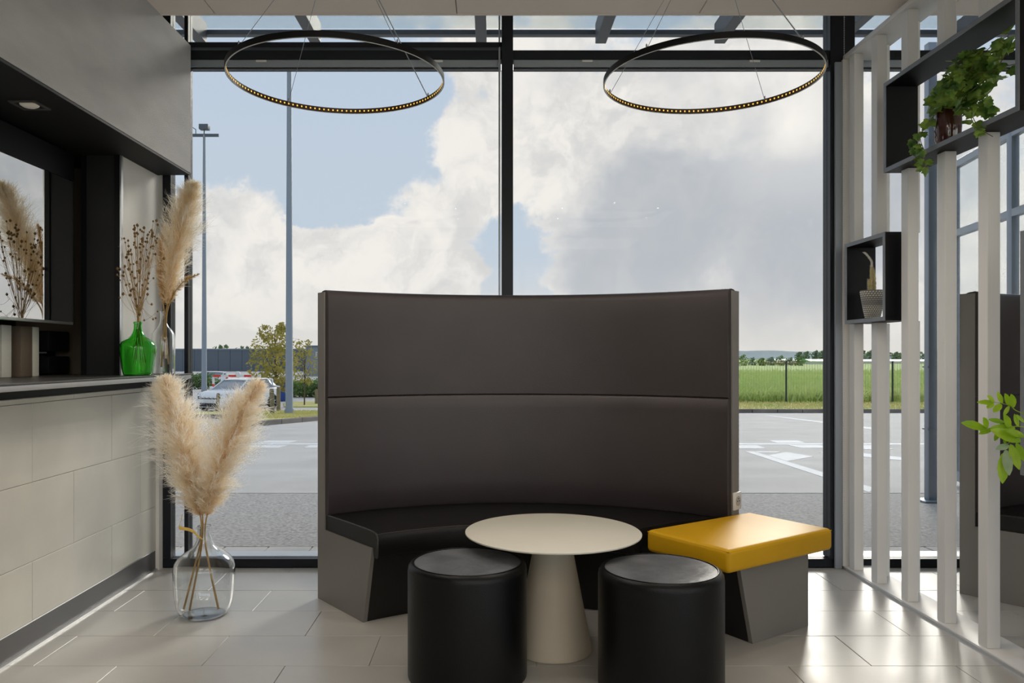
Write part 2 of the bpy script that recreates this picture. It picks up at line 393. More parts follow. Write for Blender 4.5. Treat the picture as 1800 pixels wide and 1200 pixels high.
# ------------------------------------------------------------------ left side: counter wall, worktop, soffit, hatch
wl = struct(MB().box(-2.05, XW - .012, -2.5, 4.385, 0, 1.03).build('wall_left', M['grout']))
CH = [(.115, .358), (.358, .683), (.683, 1.008), (1.008, 1.03)]
for i, (z0, z1) in enumerate(CH):
    off = 3.197 if i % 2 == 0 else 3.516
    if i == 2: off = 3.197
    if i == 1: off = 3.516
    y = off - 7 * .67
    while y < 4.385:
        y0, y1 = max(y, -1.2), min(y + .67, 4.385)
        if y1 - y0 > .02:
            MB().box(XW - .012, XW + random.uniform(-.0006, .0006), y0 + .001, y1 - .001, z0 + .001, z1 - .001).build('tile', M['wall_tile'], wl, bevel=.001, seg=1)
        y += .67
bb = struct(MB().box(XW - .012, XW - .002, -1.2, 4.385, .006, .112).build('baseboard_left', M['skirt']))
MB().box(XW - .012, XW + .001, -1.2, 4.385, .111, .116).build('edge_strip', M['alu'], bb)
MB().box(XW - .003, XW + .012, -1.2, 4.385, 0, .010).build('floor_strip', M['alu'], bb)
MB().box(-2.0, XW - .015, -2.5, 4.36, 1.03, 1.0755).build('shadow_gap', M['black'], wl)
struct(MB().box(XW - .02, XW + .012, 4.386, 4.42, 0, 1.07).build('trim_1', M['alu_dark']))

t = thing('counter_top', 'long dark worktop with pale grey edge on the tiled counter', 'counter top', (-2.1, 3.0, 1.076))
MB().box(-2.6, XS + .012, -2.0, 4.35, 1.0985, 1.105).build('top_surface', M['counter'], t, bevel=.001, seg=1)
MB().box(-2.6, XS + .008, -2.0, 4.35, 1.076, 1.098).build('slab', M['counter_edge'], t, bevel=.002)

so = struct(MB().box(-2.8, XS, -3.0, 4.36, ZS + .012, ZC).build('wall_soffit', M['soffit']))
MB().box(-2.8, XS - .002, -3.0, 4.358, ZS, ZS + .012).build('underside', M['dark'], so)  # low light below the soffit put into this dark colour
for dx in (0, -.022):
    MB().box(-2.130 + dx, -2.124 + dx, -1.0, 3.86, ZS - .004, ZS).build('track', M['alu'], so)
t = thing('downlight', 'small square recessed downlight in the dark soffit underside', 'downlight', (-1.856, 3.137, ZS))
fr = MB()
for a, b, c, d in ((-.055, .055, -.055, -.042), (-.055, .055, .042, .055), (-.055, -.042, -.042, .042), (.042, .055, -.042, .042)):
    fr.box(-1.856 + a, -1.856 + b, 3.137 + c, 3.137 + d, ZS - .006, ZS - .0005)
fr.build('frame', M['skirt'], t)
MB().lathe((-1.856, 3.137, ZS), [(.0, -.012), (.024, -.010), (.034, -.004), (.036, -.0005)], 24).build('lens', M['spot'], t, smooth=True)

# the pier beside the hatch, its dark jamb, the tan wall behind
pi = struct(MB().box(-2.044, -1.862, 3.94, 4.375, 1.1055, ZS - .001).build('wall_pier', M['plaster']))
MB().box(-2.045, -1.862, 3.925, 3.94, 1.1055, ZS - .001).build('jamb', M['jamb'], pi)
MB().box(-1.892, -1.866, 3.918, 3.925, 1.1055, ZS - .001).build('jamb_strip', M['black'], pi)  # thin black strips standing proud of the jamb face
MB().box(-2.06, -2.035, 3.918, 3.925, 1.1055, ZS - .001).build('jamb_strip', M['black'], pi)
MB().box(-1.868, -1.858, 3.920, 3.940, 1.1055, ZS - .001).build('edge_trim', M['alu'], pi)
struct(MB().box(-2.8, -2.1, 4.2, 4.25, 1.1055, ZS - .001).build('wall_hatch_end', M['tan']))
struct(MB().box(-2.62, -2.56, -2.0, 4.2, 1.1055, ZS - .001).build('wall_hatch_back', M['dark']))

t = thing('wall_screen', 'large black framed glossy screen above the counter reflecting the window', 'screen', (-2.08, 2.9, 1.36))
MB().box(-2.125, -2.0605, 1.6, 3.838, 1.372, 2.19).build('screen_body', M['black'], t)
MB().box(-2.060, -2.055, 1.6, 3.83, 1.368, 2.06).build('screen_glass', M['screen'], t)
MB().box(-2.060, -2.051, 1.6, 3.832, 1.354, 1.3675).build('bottom_rail', M['alu'], t, bevel=.002)
MB().box(-2.060, -2.050, 1.6, 3.838, 2.0605, 2.19).build('top_bezel', M['black'], t)
MB().box(-2.060, -2.052, 3.8305, 3.838, 1.354, 2.06).build('side_bezel', M['black'], t)
for i, (ya, yb, m, lab) in enumerate([(3.40, 3.44, 'tan', 'tan upright strip below the screen, nearest the left edge'), (3.46, 3.53, 'cream', 'cream upright strip below the screen, further left'),
                                 (3.60, 3.69, 'tan', 'broad tan upright strip below the screen'), (3.695, 3.745, 'cream', 'cream upright strip below the screen, nearest the dark jamb')]):
    setp(MB().box(-2.24, -2.17, ya, yb, 1.1055, 1.340).build('upright_strip', M[m], bevel=.002, origin=(-2.2, ya, 1.1055)), lab, 'board', 'strips standing under the screen')  # tan and cream strips filling the opening below the screen
t = thing('coffee_machine', 'small black appliance standing in the dark hatch under the screen', 'appliance', (-2.3, 4.05, 1.1055))
MB().box(-2.40, -2.24, 3.95, 4.15, 1.11, 1.20).build('body', M['black'], t, bevel=.008)
MB().box(-2.40, -2.24, 3.95, 4.15, 1.225, 1.33).build('head', M['black'], t, bevel=.008)
MB().box(-2.40, -2.32, 4.06, 4.15, 1.20, 1.225).build('column', M['black'], t)
MB().box(-2.39, -2.25, 3.948, 3.951, 1.215, 1.222).build('badge_strip', M['alu'], t)

# ------------------------------------------------------------------ window wall
struct(MB().box(-2.9, -1.862, 4.376, 4.56, -.1, 3.4).build('wall_front', M['plaster']))
ww = thing('window_1', 'tall anthracite framed window wall facing the car park', None, (0, WY, 0), kind='structure')
ZT0, ZT1 = 2.885, 2.937
def fbox(name, x0, x1, y0, y1, z0, z1, m='alu_dark', bev=.002): return MB().box(x0, x1, y0, y1, z0, z1).build(name, M[m], ww, bevel=bev, seg=1)
fbox('bottom_rail', -1.86, XR, WY, WY + .07, 0, .05)
fbox('sill', -1.86, XR, WY + .07, WY + .2, .0, .046, 'sill')
fbox('jamb', -1.86, -1.815, WY, WY + .07, .05, 3.3)
fbox('side_mullion', -1.738, -1.716, WY, WY + .07, .05, 3.3)
fbox('centre_mullion', .064, .128, WY - .03, WY + .09, .05, 3.3)
fbox('guide_rail', .046, .056, WY - .02, WY, .05, 3.3, 'alu_grey')
fbox('right_mullion', 1.925, 2.065, WY - .01, WY + .09, .05, 3.3)
fbox('guide_rail', 1.945, 1.985, WY - .028, WY - .011, .0, 2.86, 'alu_grey')
fbox('far_mullion', 3.9, 3.97, WY - .03, WY + .09, .05, 3.3)
bays = [(-1.815, -1.738), (-1.716, .064), (.128, 1.925), (2.065, 3.9), (3.97, XR)]
for i, (a, b) in enumerate(bays):
    fbox('transom', a, b, WY, WY + .08, ZT0, ZT1)
    if i == 1:
        fbox('upper_transom', a, b, WY - .02, WY + .06, 2.945, 2.975)
    fbox('blind_cassette', a + .004, b - .004, WY + .004, WY + .07, 2.842, 2.884, 'alu_grey')
    fbox('blind_hem', a + .004, b - .004, WY + .01, WY + .06, 2.835, 2.8415)
    MB().box(a, b, WY + .030, WY + .038, .05, 2.834).build('pane', M['pane'], ww)
    MB().box(a, b, WY + .030, WY + .038, 2.976 if i == 1 else ZT1, 3.3).build('pane', M['pane'], ww)
for x in (-1.3, -.3, .55, 1.5):
    MB().box(x - .03, x + .03, WY - .006, WY + .003, 2.868, 2.880).build('bracket', M['plastic'], ww, bevel=.002)
ch = MB()
for x in (1.992,):
    for i in range(230):
        z = 3.12 - i * .0125
        ch.lathe((x, WY - .035, z), [(.0, -.0042), (.004, 0), (0, .0042)], 5)
    ch.tube([(x, WY - .035, 3.12), (x, WY - .035, .25)], .0012, 4)
setp(ch.build('blind_chain', M['chain'], origin=(1.992, WY - .035, .25)), 'thin beaded roller blind chain hanging beside the right window mullion', 'blind chain')

# facade outside above the window
struct(MB().box(-6, 12, WY + .2, WY + .5, 3.42, 4.6).build('wall_facade', M['clad']))

# ------------------------------------------------------------------ white slat screen
XA, XB = 2.005, 2.145
sc_ = thing('slat_screen', 'white timber slat screen of two staggered post rows dividing the lounge', 'room divider', (2.07, 3.2, 0))
YS0 = .9; YE = 4.405
MB().box(XA - .012, XB + .012, YS0, YE, 0, .018).build('bottom_plate', M['white'], sc_, bevel=.002)
MB().box(XA - .016, XA - .013, YS0, YE, 0, .013).build('edge_strip', M['alu'], sc_)
MB().box(XA - .012, XB + .012, YS0, YE, 2.872, 2.897).build('top_beam', M['white'], sc_, bevel=.002)
MB().box(1.985, 2.03, YE - .022, YE, .018, 2.872).build('end_board', M['white'], sc_, bevel=.002)
BOX = {'small': (3.852, 4.285, 1.377, 1.816), 'long': (2.874, 3.863, 2.108, 2.552), 'tall': (2.20, 2.867, .764, 1.66)}
BX0, BX1 = 1.952, 2.11
def post(x0, x1, y0, y1):
    cuts = [(b[2] - .001, b[3] + .001) for b in BOX.values() if y1 > b[0] - .002 and y0 < b[1] + .002]
    zs = [.018]
    for a, b in sorted(cuts): zs += [a, b]
    zs.append(2.872)
    for i in range(0, len(zs), 2):
        MB().box(x0, x1, y0, y1, zs[i], zs[i + 1]).build('post', M['white'], sc_, bevel=.002, seg=1)
for yf in (4.357, 4.046, 3.747, 3.442, 3.147, 2.848, 2.549, 2.25, 1.95, 1.65, 1.35, 1.05):
    if yf + .068 < YE - .02: post(XA + .004, XA + .056, yf, yf + .062)
    else: post(XA + .004, XA + .056, 4.30, 4.36)
for yf in (4.181, 3.886, 3.58, 3.285, 2.985, 2.69, 2.39, 2.09, 1.8, 1.5, 1.2): post(XB - .046, XB, yf, yf + .06)

def shelf_box(key, label):
    y0, y1, z0, z1 = BOX[key]; t = .02
    o = thing('display_box', label, 'display box', (2.05, (y0 + y1) / 2, z0), 'black display boxes in the slat screen')
    MB().box(BX0 + .002, BX1, y0, y1, z0, z0 + t).build('bottom_panel', M['black'], o, bevel=.001, seg=1)
    MB().box(BX0 + .002, BX1, y0, y1, z1 - t, z1).build('top_panel', M['black'], o, bevel=.001, seg=1)
    MB().box(BX0 + .002, BX1, y0, y0 + t, z0 + t, z1 - t).build('side_panel', M['black'], o, bevel=.001, seg=1)
    MB().box(BX0 + .002, BX1, y1 - t, y1, z0 + t, z1 - t).build('side_panel', M['black'], o, bevel=.001, seg=1)
    f = MB()
    f.box(BX0 - .002, BX0 + .0015, y0, y1, z0, z0 + t).box(BX0 - .002, BX0 + .0015, y0, y1, z1 - t, z1)
    f.box(BX0 - .002, BX0 + .0015, y0, y0 + t, z0 + t, z1 - t).box(BX0 - .002, BX0 + .0015, y1 - t, y1, z0 + t, z1 - t)
    f.build('edge_band', M['edge_band'], o)
    return o
M['edge_band'] = pmat('slate_edge_band', (.16, .17, .185), .4, var=.1, scale=20)
shelf_box('small', 'small square black display box holding the cactus')
shelf_box('long', 'long black display box high up holding the trailing ivy')
shelf_box('tall', 'tall black display box at the right picture edge holding the fern')

# ================================================================== furniture
M['base_black'] = pmat('dark_base', (.008, .0075, .007), .45)  # near-black colour for the bases under the seats
# ---- curved banquette
C = (.12, 2.641); AL, AR = -38.5, 43.7
endR = lambda r_: 32 + (min(max(r_, .98), 1.5) - 1.0) / .5 * 9.5
bn = thing('curved_bench', 'high curved dark leather banquette in front of the window behind the round table', 'bench', (.15, 3.9, 0), 'curved dark banquettes')
MB().arc(C, [(1.502, 0), (1.571, 0), (1.571, 1.515), (1.502, 1.515)], AL, AR, 48).build('back_shell', M['laminate'], bn, smooth=True)
upper = [(1.5015, .9985), (1.476, .9985), (1.4695, 1.004), (1.468, 1.06), (1.467, 1.2), (1.467, 1.40), (1.470, 1.485), (1.475, 1.508), (1.488, 1.522), (1.5015, 1.525), (1.53, 1.522), (1.545, 1.5155), (1.5015, 1.5155)]
lower = [(1.5015, .425), (1.476, .425), (1.468, .44), (1.463, .55), (1.462, .72), (1.466, .93), (1.4675, .985), (1.4755, .9965), (1.5015, .9970)]
MB().arc(C, upper, AL + .25, AR - .25, 64).build('upper_back_pad', M['leather'], bn, smooth=True)
MB().arc(C, lower, AL + .25, AR - .25, 64).build('lower_back_pad', M['leather'], bn, smooth=True)
seat = [(1.50, .35), (1.035, .35), (1.028, .312), (1.010, .306), (.995, .312), (.989, .335), (.988, .395), (.994, .412), (1.010, .421), (1.05, .4245), (1.25, .426), (1.462, .4235), (1.50, .4235)]
se = MB().arc(C, seat, AL + .3, endR, 64).build('seat_cushion', M['leather_black'], bn, smooth=True)
def polar(a, r_, z): return Vector((C[0] + r_ * math.sin(R(a)), C[1] + r_ * math.cos(R(a)), z))
pp = [polar(AL + .15, r_, z) for r_, z in [(1.46, .424), (1.25, .426), (1.05, .4245), (1.01, .421), (.994, .412), (.988, .395), (.989, .335), (.995, .312)]]
MB().tube(pp, .0045, 6).build('piping', M['piping'], se, smooth=True)
MB().tube([polar(AL + .3 + (endR(.99) - AL - .5) * i / 40, .9975, .414) for i in range(41)], .004, 6).build('piping', M['piping'], se, smooth=True)
MB().arc(C, [(1.501, 0), (1.115, 0), (1.038, .349), (1.501, .349)], AL + 1.0, lambda r_: endR(r_) - .2, 48).build('base', M['base_black'], bn, smooth=True)
MB().arc(C, [(1.5015, 0), (1.112, 0), (1.035, .3495), (1.5015, .3495)], AL - .05, AL + .95, 2).build('end_panel', M['laminate'], bn)
# double socket plate on the end of the back shell
ea = R(AR); nrm_ = Vector((math.cos(ea), -math.sin(ea), 0)); rad_ = Vector((math.sin(ea), math.cos(ea), 0)); up_ = Vector((0, 0, 1))
sp = polar(AR, 1.536, .505)
def oriented(mb, c, hu, hv, hw):                  # box around c in the end-face frame
    q = []
    for sw in (-1, 1):
        for su, sv in ((-1, -1), (1, -1), (1, 1), (-1, 1)):
            q.append(c + rad_ * hu * su + up_ * hv * sv + nrm_ * hw * sw)
    return mb.hexa(q)
pl = oriented(MB(), sp + nrm_ * .007, .036, .042, .006).build('socket_plate', M['plastic'], bn, bevel=.003)
d = MB(); cc = sp + nrm_ * .0135
ring = [cc + (rad_ * math.cos(a) + up_ * math.sin(a)) * .024 for a in np.linspace(0, 2 * math.pi, 25)[:-1]]
d.add([p for p in ring] + [p + nrm_ * .0015 for p in ring], [tuple(range(24))[::-1], tuple(range(24, 48))] + [(i, (i + 1) % 24, 24 + (i + 1) % 24, 24 + i) for i in range(24)])
d.build('socket_face', M['plastic_grey'], pl)
h = MB()
for u, v in ((-.009, 0), (.009, 0), (0, .012)): oriented(h, cc + rad_ * u + up_ * v + nrm_ * .0018, .0028, .0028, .0006)
h.build('socket_holes', M['black'], pl)
b2 = copy_tree(bn); b2.location = Vector(bn.location) + Vector((3.235, .075, 0)); b2.rotation_euler = (0, 0, R(0))
b2['label'] = 'second curved dark banquette seen through the white slat screen'

# ---- mustard seat at the end of the bench
ua = R(34); U = Vector((math.cos(ua), math.sin(ua), 0)); V = Vector((-math.sin(ua), math.cos(ua), 0)); O = Vector((.918, 3.0, 0))
ys = thing('mustard_seat', 'mustard yellow leather seat block at the right end of the curved bench', 'seat', O + U * .4 + V * .25)
def uvz(u, v, z): p = O + U * u + V * v; return (p.x, p.y, z)
def uvbox(u0, u1, v0, v1, z0, z1): return [uvz(u0, v0, z0), uvz(u1, v0, z0), uvz(u1, v1, z0), uvz(u0, v1, z0), uvz(u0, v0, z1), uvz(u1, v0, z1), uvz(u1, v1, z1), uvz(u0, v1, z1)]
cu = MB().hexa(uvbox(0, .69, 0, .44, .358, .452)).build('cushion', M['yellow'], ys, bevel=.02, seg=5)
me = cu.data
MB().tube([uvz(.006, .006, .443), uvz(.684, .006, .443)], .003, 6).build('seam', M['yellow'], cu, smooth=True)
MB().tube([uvz(.006, .006, .443), uvz(.006, .434, .443)], .003, 6).build('seam', M['yellow'], cu, smooth=True)
MB().hexa([uvz(.289, .13, 0), uvz(.668, .13, 0), uvz(.668, .42, 0), uvz(.289, .42, 0), uvz(.20, .13, .3575), uvz(.668, .13, .3575), uvz(.668, .42, .3575), uvz(.20, .42, .3575)]).build('base', M['base_black'], ys)
MB().hexa([uvz(.286, .108, 0), uvz(.672, .108, 0), uvz(.672, .129, 0), uvz(.286, .129, 0), uvz(.197, .108, .3575), uvz(.672, .108, .3575), uvz(.672, .129, .3575), uvz(.197, .129, .3575)]).build('end_panel', M['laminate'], ys, bevel=.001, seg=1)

# ---- round table
TX, TY = .256, 3.19
tb = thing('round_table', 'round off-white coffee table on a cream cone pedestal', 'table', (TX, TY, 0))
MB().lathe((TX, TY, 0), [(.0, .466), (.30, .466), (.352, .4755), (.3585, .479), (.359, .4835), (.357, .485), (0, .485)], 96).build('table_top', M['table'], tb, smooth=True)
MB().lathe((TX, TY, 0), [(.154, 0), (.158, .004), (.158, .012), (.0735, .455), (.075, .4655), (0, .4658)], 64).build('pedestal', M['table_leg'], tb, smooth=True)

# ---- black cylinder stools
def stool(x, y, h, label):
    o = thing('cylinder_stool', label, 'stool', (x, y, 0), 'black cylinder stools')
    r_ = .225
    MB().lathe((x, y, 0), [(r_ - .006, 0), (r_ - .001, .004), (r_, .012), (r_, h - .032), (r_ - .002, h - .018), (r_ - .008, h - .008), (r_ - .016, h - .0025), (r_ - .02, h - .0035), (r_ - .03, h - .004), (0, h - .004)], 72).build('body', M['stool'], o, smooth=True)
    # slightly creased top
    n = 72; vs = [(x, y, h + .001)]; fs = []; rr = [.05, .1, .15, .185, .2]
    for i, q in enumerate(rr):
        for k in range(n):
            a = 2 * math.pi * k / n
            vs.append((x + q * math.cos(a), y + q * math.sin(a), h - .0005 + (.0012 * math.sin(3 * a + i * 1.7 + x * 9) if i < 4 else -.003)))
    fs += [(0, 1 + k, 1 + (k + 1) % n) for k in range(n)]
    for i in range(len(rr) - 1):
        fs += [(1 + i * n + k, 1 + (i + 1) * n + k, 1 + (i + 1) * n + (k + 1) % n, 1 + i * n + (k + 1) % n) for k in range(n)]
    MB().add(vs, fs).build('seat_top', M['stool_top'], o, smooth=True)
    MB().tube([(x + .2035 * math.cos(a), y + .2035 * math.sin(a), h - .0022) for a in np.linspace(0, 2 * math.pi, 73)], .0022, 6, cap=False).build('piping', M['stool'], o, smooth=True)
stool(-.087, 2.947, .428, 'black leather cylinder stool left of the table pedestal')
stool(.618, 2.83, .434, 'black leather cylinder stool right of the table pedestal, by the mustard seat')

# ---- ring pendant lamps
def ring_lamp(x, y, z, label, angs):
    o = thing('ring_pendant', label, 'pendant lamp', (x, y, z), 'slim black LED ring pendants')
    r_ = .417; hb = .011
    MB().lathe((x, y, z), [(r_ - .002, -hb), (r_ + .002, -hb), (r_ + .002, hb), (r_ - .002, hb)], 128, closed=True).build('ring', M['black'], o, smooth=True)
    MB().lathe((x, y, z), [(r_ - .0034, -hb + .002), (r_ - .0022, -hb + .002), (r_ - .0022, hb - .002), (r_ - .0034, hb - .002)], 128, closed=True).build('led_strip', M['ring_in'], o, smooth=True)
    MB().lathe((x, y, z), [(r_ - .004, -hb - .001), (r_ + .0005, -hb - .001), (r_ + .0005, -hb), (r_ - .004, -hb)], 128, closed=True).build('lower_edge', M['ring_edge'], o, smooth=True)
    l = MB(); nl = 132
    for i in range(nl):
        a = 2 * math.pi * i / nl; c, s_ = math.cos(a), math.sin(a)
        p = Vector((x + (r_ - .0046) * c, y + (r_ - .0046) * s_, z)); tdir = Vector((-s_, c, 0)); nn = Vector((-c, -s_, 0))
        q = []
        for w in (0, 1):
            for u, v in ((-1, -1), (1, -1), (1, 1), (-1, 1)): q.append(p + tdir * .0026 * u + up_ * .0030 * v + nn * (.001 * w - .0006))
        l.hexa(q)
    l.build('leds', M['led'], o)
    top = Vector((x, y, ZC - .018))
    MB().lathe((x, y, ZC), [(0, -.022), (.05, -.02), (.055, -.014), (.055, -.0005), (0, -.0005)], 32).build('ceiling_rose', M['plastic'], o, smooth=True)
    for i, a in enumerate(angs):
        e = Vector((x + (r_ - .001) * math.cos(R(a)), y + (r_ - .001) * math.sin(R(a)), z + .004))
        c = MB().tube([e, top + (e - top) * .02], .0011 if i else .0022, 5).build('cable', M['alu_grey'], o)
        MB().lathe(e, [(.0022, 0), (.0032, .004), (.0032, .016), (.001, .02)], 8).build('cable_clip', M['alu_grey'], c)
def ring_light(x, y, z, watts=7.0):               # the lamp's own light: unseen spots added under its LEDs to brighten the room
    for i in range(6):
        a = 2 * math.pi * (i + .5) / 6
        l = bpy.data.lights.new('ring_spot', 'SPOT'); l.energy = watts; l.color = (1, .90, .78); l.spot_size = R(165); l.spot_blend = 1; l.shadow_soft_size = .004
        o = bpy.data.objects.new('ring_spot', l); COL.objects.link(o); o.location = (x + .40 * math.cos(a), y + .40 * math.sin(a), z - .02)
ring_light(-.600, 3.05, 2.29); ring_light(.867, 3.06, 2.292)
ring_lamp(-.600, 3.05, 2.29, 'slim black LED ring pendant left of the centre mullion', (36, 131, 226, 311))
ring_lamp(.867, 3.06, 2.292, 'slim black LED ring pendant right of the centre mullion', (302, 42, 152, 222))

# ================================================================== bottles, dried grasses
def bottle(name, label, c, prof, t, mat, n=48):
    o = thing(name, label, 'bottle' if 'bottle' in name else 'vase', c)
    inner = [(max(r_ - t, .0008), max(z, t * 1.6)) for r_, z in prof]
    inner = [(r_, z) for i, (r_, z) in enumerate(inner)]
    loop = [(.0008, 0)] + prof + inner[::-1] + [(.0008, t * 1.6)]
    mb = MB(); mb.lathe(c, loop, n, closed=False)
    # close the pinholes on the axis
    mb.build('glass_body', mat, o, smooth=True)
    return o
GB = (-1.765, 3.90, 1.1052)
bottle('green_bottle', 'squat green glass demijohn bottle on the counter', GB, [(.060, 0), (.068, .004), (.074, .03), (.083, .10), (.087, .135), (.085, .152), (.074, .168), (.052, .182), (.036, .195), (.025, .212), (.0195, .232), (.0185, .256), (.021, .258), (.021, .266), (.0185, .268)], .003, M['glass_green'])
CB = (-1.743, 4.15, 1.1052)
bottle('clear_bottle', 'tall clear glass bottle on the counter behind the green one', CB, [(.052, 0), (.057, .004), (.059, .02), (.060, .10), (.060, .19), (.056, .215), (.044, .235), (.028, .252), (.019, .272), (.0155, .30), (.0155, .325), (.018, .327), (.018, .335), (.016, .337)], .0025, M['glass_clear'])
FV = (-1.33, 3.62, .0006)
bottle('floor_vase', 'large round clear glass demijohn vase on the floor', FV, [(.080, 0), (.098, .004), (.113, .018), (.124, .042), (.131, .075), (.135, .12), (.1375, .18), (.137, .218), (.131, .243), (.118, .264), (.095, .284), (.068, .301), (.047, .320), (.036, .342), (.0305, .368), (.0285, .397), (.031, .400), (.031, .412), (.0285, .414)], .0032, M['glass_clear'], 64)

def mesh_np(name, verts, faces, mat, parent, cols=None):
    me = bpy.data.meshes.new(name); nv, nf = len(verts), len(faces)
    o0 = ORI.get(parent.name, Vector((0, 0, 0)))
    verts = np.asarray(verts, dtype=np.float32) - np.array(o0, dtype=np.float32); faces = np.asarray(faces, dtype=np.int32); k_ = faces.shape[1]
    me.vertices.add(nv); me.vertices.foreach_set('co', verts.ravel())
    me.loops.add(nf * k_); me.loops.foreach_set('vertex_index', faces.ravel())
    me.polygons.add(nf); me.polygons.foreach_set('loop_start', np.arange(nf, dtype=np.int32) * k_)
    me.update(calc_edges=True)
    if cols is not None:
        at = me.color_attributes.new('Col', 'FLOAT_COLOR', 'POINT'); at.data.foreach_set('color', np.asarray(cols, dtype=np.float32).ravel())
    me.materials.append(mat); o = bpy.data.objects.new(name, me); COL.objects.link(o); o.parent = parent; ORI[o.name] = o0
    return o

def bez(pts, n):                                  # smooth path through points (Catmull-Rom)
    pts = [np.array(p, dtype=float) for p in pts]; Q = [2 * pts[0] - pts[1]] + pts + [2 * pts[-1] - pts[-2]]
    out = []
    for j in range(n):
        s_ = j / (n - 1) * (len(pts) - 1); i = min(int(s_), len(pts) - 2); t_ = s_ - i
        a, b, c, e = Q[i:i + 4]
        out.append(.5 * ((2 * b) + (-a + c) * t_ + (2 * a - 5 * b + 4 * c - e) * t_ ** 2 + (-a + 3 * b - 3 * c + e) * t_ ** 3))
    return np.array(out)

def plume(parent, axis_pts, width, nb, nh, c0, c1, c2, hair=.0016, droop=.25, spread=(24, 52), peak=.42, lump=.25):
    ax = bez(axis_pts, 60); tang = np.gradient(ax, axis=0); tang /= np.linalg.norm(tang, axis=1)[:, None]
    tb_ = rng.uniform(0, .97, nb); idx = (tb_ * 59).astype(int)
    env = np.where(tb_ < peak, np.clip(tb_ / peak, 0, 1) ** .6 * .75 + .25, np.clip((1 - tb_) / (1 - peak), 0, 1) ** .75 * .95 + .06)
    Lb = width * env * rng.uniform(1 - lump, 1 + lump, nb) * 1.35
    rad = rng.normal(size=(nb, 3)); rad -= (rad * tang[idx]).sum(1)[:, None] * tang[idx]; rad /= np.linalg.norm(rad, axis=1)[:, None]
    ph = np.radians(rng.uniform(*spread, nb)); bd = tang[idx] * np.cos(ph)[:, None] + rad * np.sin(ph)[:, None]
    nhair = nb * nh; bi = np.repeat(np.arange(nb), nh)
    s0 = rng.uniform(0, .9, nhair)
    root = ax[idx][bi] + bd[bi] * (Lb[bi] * s0)[:, None]; root[:, 2] -= droop * Lb[bi] * s0 ** 2 * .5
    dirn = bd[bi] + rng.normal(scale=.42, size=(nhair, 3)); dirn /= np.linalg.norm(dirn, axis=1)[:, None]
    Lh = Lb[bi] * rng.uniform(.12, .42, nhair) + .008
    side = np.cross(dirn, rng.normal(size=(nhair, 3))); side /= np.linalg.norm(side, axis=1)[:, None]
    bend = rng.normal(scale=.12, size=(nhair, 3))
    K = 4; V_ = []; Cc = []
    dist = .45 * s0 + .55 * (s0 * Lb[bi]) / (width * 1.25)
    for k_ in range(K):
        u = k_ / (K - 1)
        p = root + dirn * (Lh * u)[:, None] + bend * (Lh * u * u)[:, None]; p[:, 2] -= droop * Lh * u * u * .6
        w = hair * (1 - .8 * u)
        V_ += [p - side * w / 2, p + side * w / 2]
        q = np.clip(dist + u * .3, 0, 1)[:, None]
        col = np.where(q < .35, c0 + (c1 - c0) * (q / .35), c1 + (c2 - c1) * ((q - .35) / .65))
        col = col * rng.uniform(.9, 1.08, nhair)[:, None]
        col = np.concatenate([col, np.ones((nhair, 1))], 1); Cc += [col, col]
    Vn = np.stack(V_, 1).reshape(-1, 3); Cn = np.stack(Cc, 1).reshape(-1, 4)
    b0 = np.arange(nhair)[:, None] * (2 * K)
    F = np.concatenate([b0 + np.array([[2 * k_, 2 * k_ + 1, 2 * k_ + 3, 2 * k_ + 2]]) for k_ in range(K - 1)], 1).reshape(-1, 4)
    return mesh_np('plume', Vn, F, M['plume'], parent, Cn)
ca = lambda *c: np.array(c)
C0, C1, C2 = ca(.80, .52, .19), ca(.97, .86, .66), ca(1.0, .99, .96)  # golden core to pale tips; backlit edge whiteness put into the colour

def pampas(label, stalk_pts, axis_pts, width, nb, nh, group, cols=(C0, C1, C2), rad=.0055, **k):
    o = thing('pampas_stem', label, 'dried grass', stalk_pts[0], group)
    pts = bez(list(stalk_pts) + list(axis_pts), 26)
    MB().tube([Vector(p) for p in pts], [rad * (1 - .75 * i / 25) for i in range(26)], 6).build('stalk', M['stalk'], o, smooth=True)
    plume(o, axis_pts, width, nb, nh, *cols, **k)
    return o
# three in the floor vase
d = 3.62
pampas('cream pampas plume leaning left out of the floor vase, the outermost', [P(323, 1070, d - .02), P(345, 985, d), P(354, 940, d)], [P(352, 905, d), P(338, 850, d - .02), P(322, 780, d - .03), P(304, 712, d - .03), P(289, 660, d - .02)], .140, 640, 36, 'pampas in the floor vase', droop=.12, spread=(22, 60))
pampas('cream pampas plume in the floor vase, between the outer two', [P(333, 1072, d + .05), P(350, 985, d + .02), P(356, 940, d + .005)], [P(356, 905, d + .01), P(350, 860, d + .03), P(338, 800, d + .06), P(328, 745, d + .08)], .115, 420, 32, 'pampas in the floor vase', droop=.12, spread=(22, 60))
pampas('cream pampas plume leaning right out of the floor vase', [P(384, 1070, d - .03), P(366, 985, d - .01), P(360, 940, d - .005)], [P(364, 905, d - .01), P(378, 850, d - .02), P(400, 785, d - .03), P(428, 722, d - .03), P(460, 668, d - .02)], .135, 640, 36, 'pampas in the floor vase', droop=.12, spread=(22, 60))
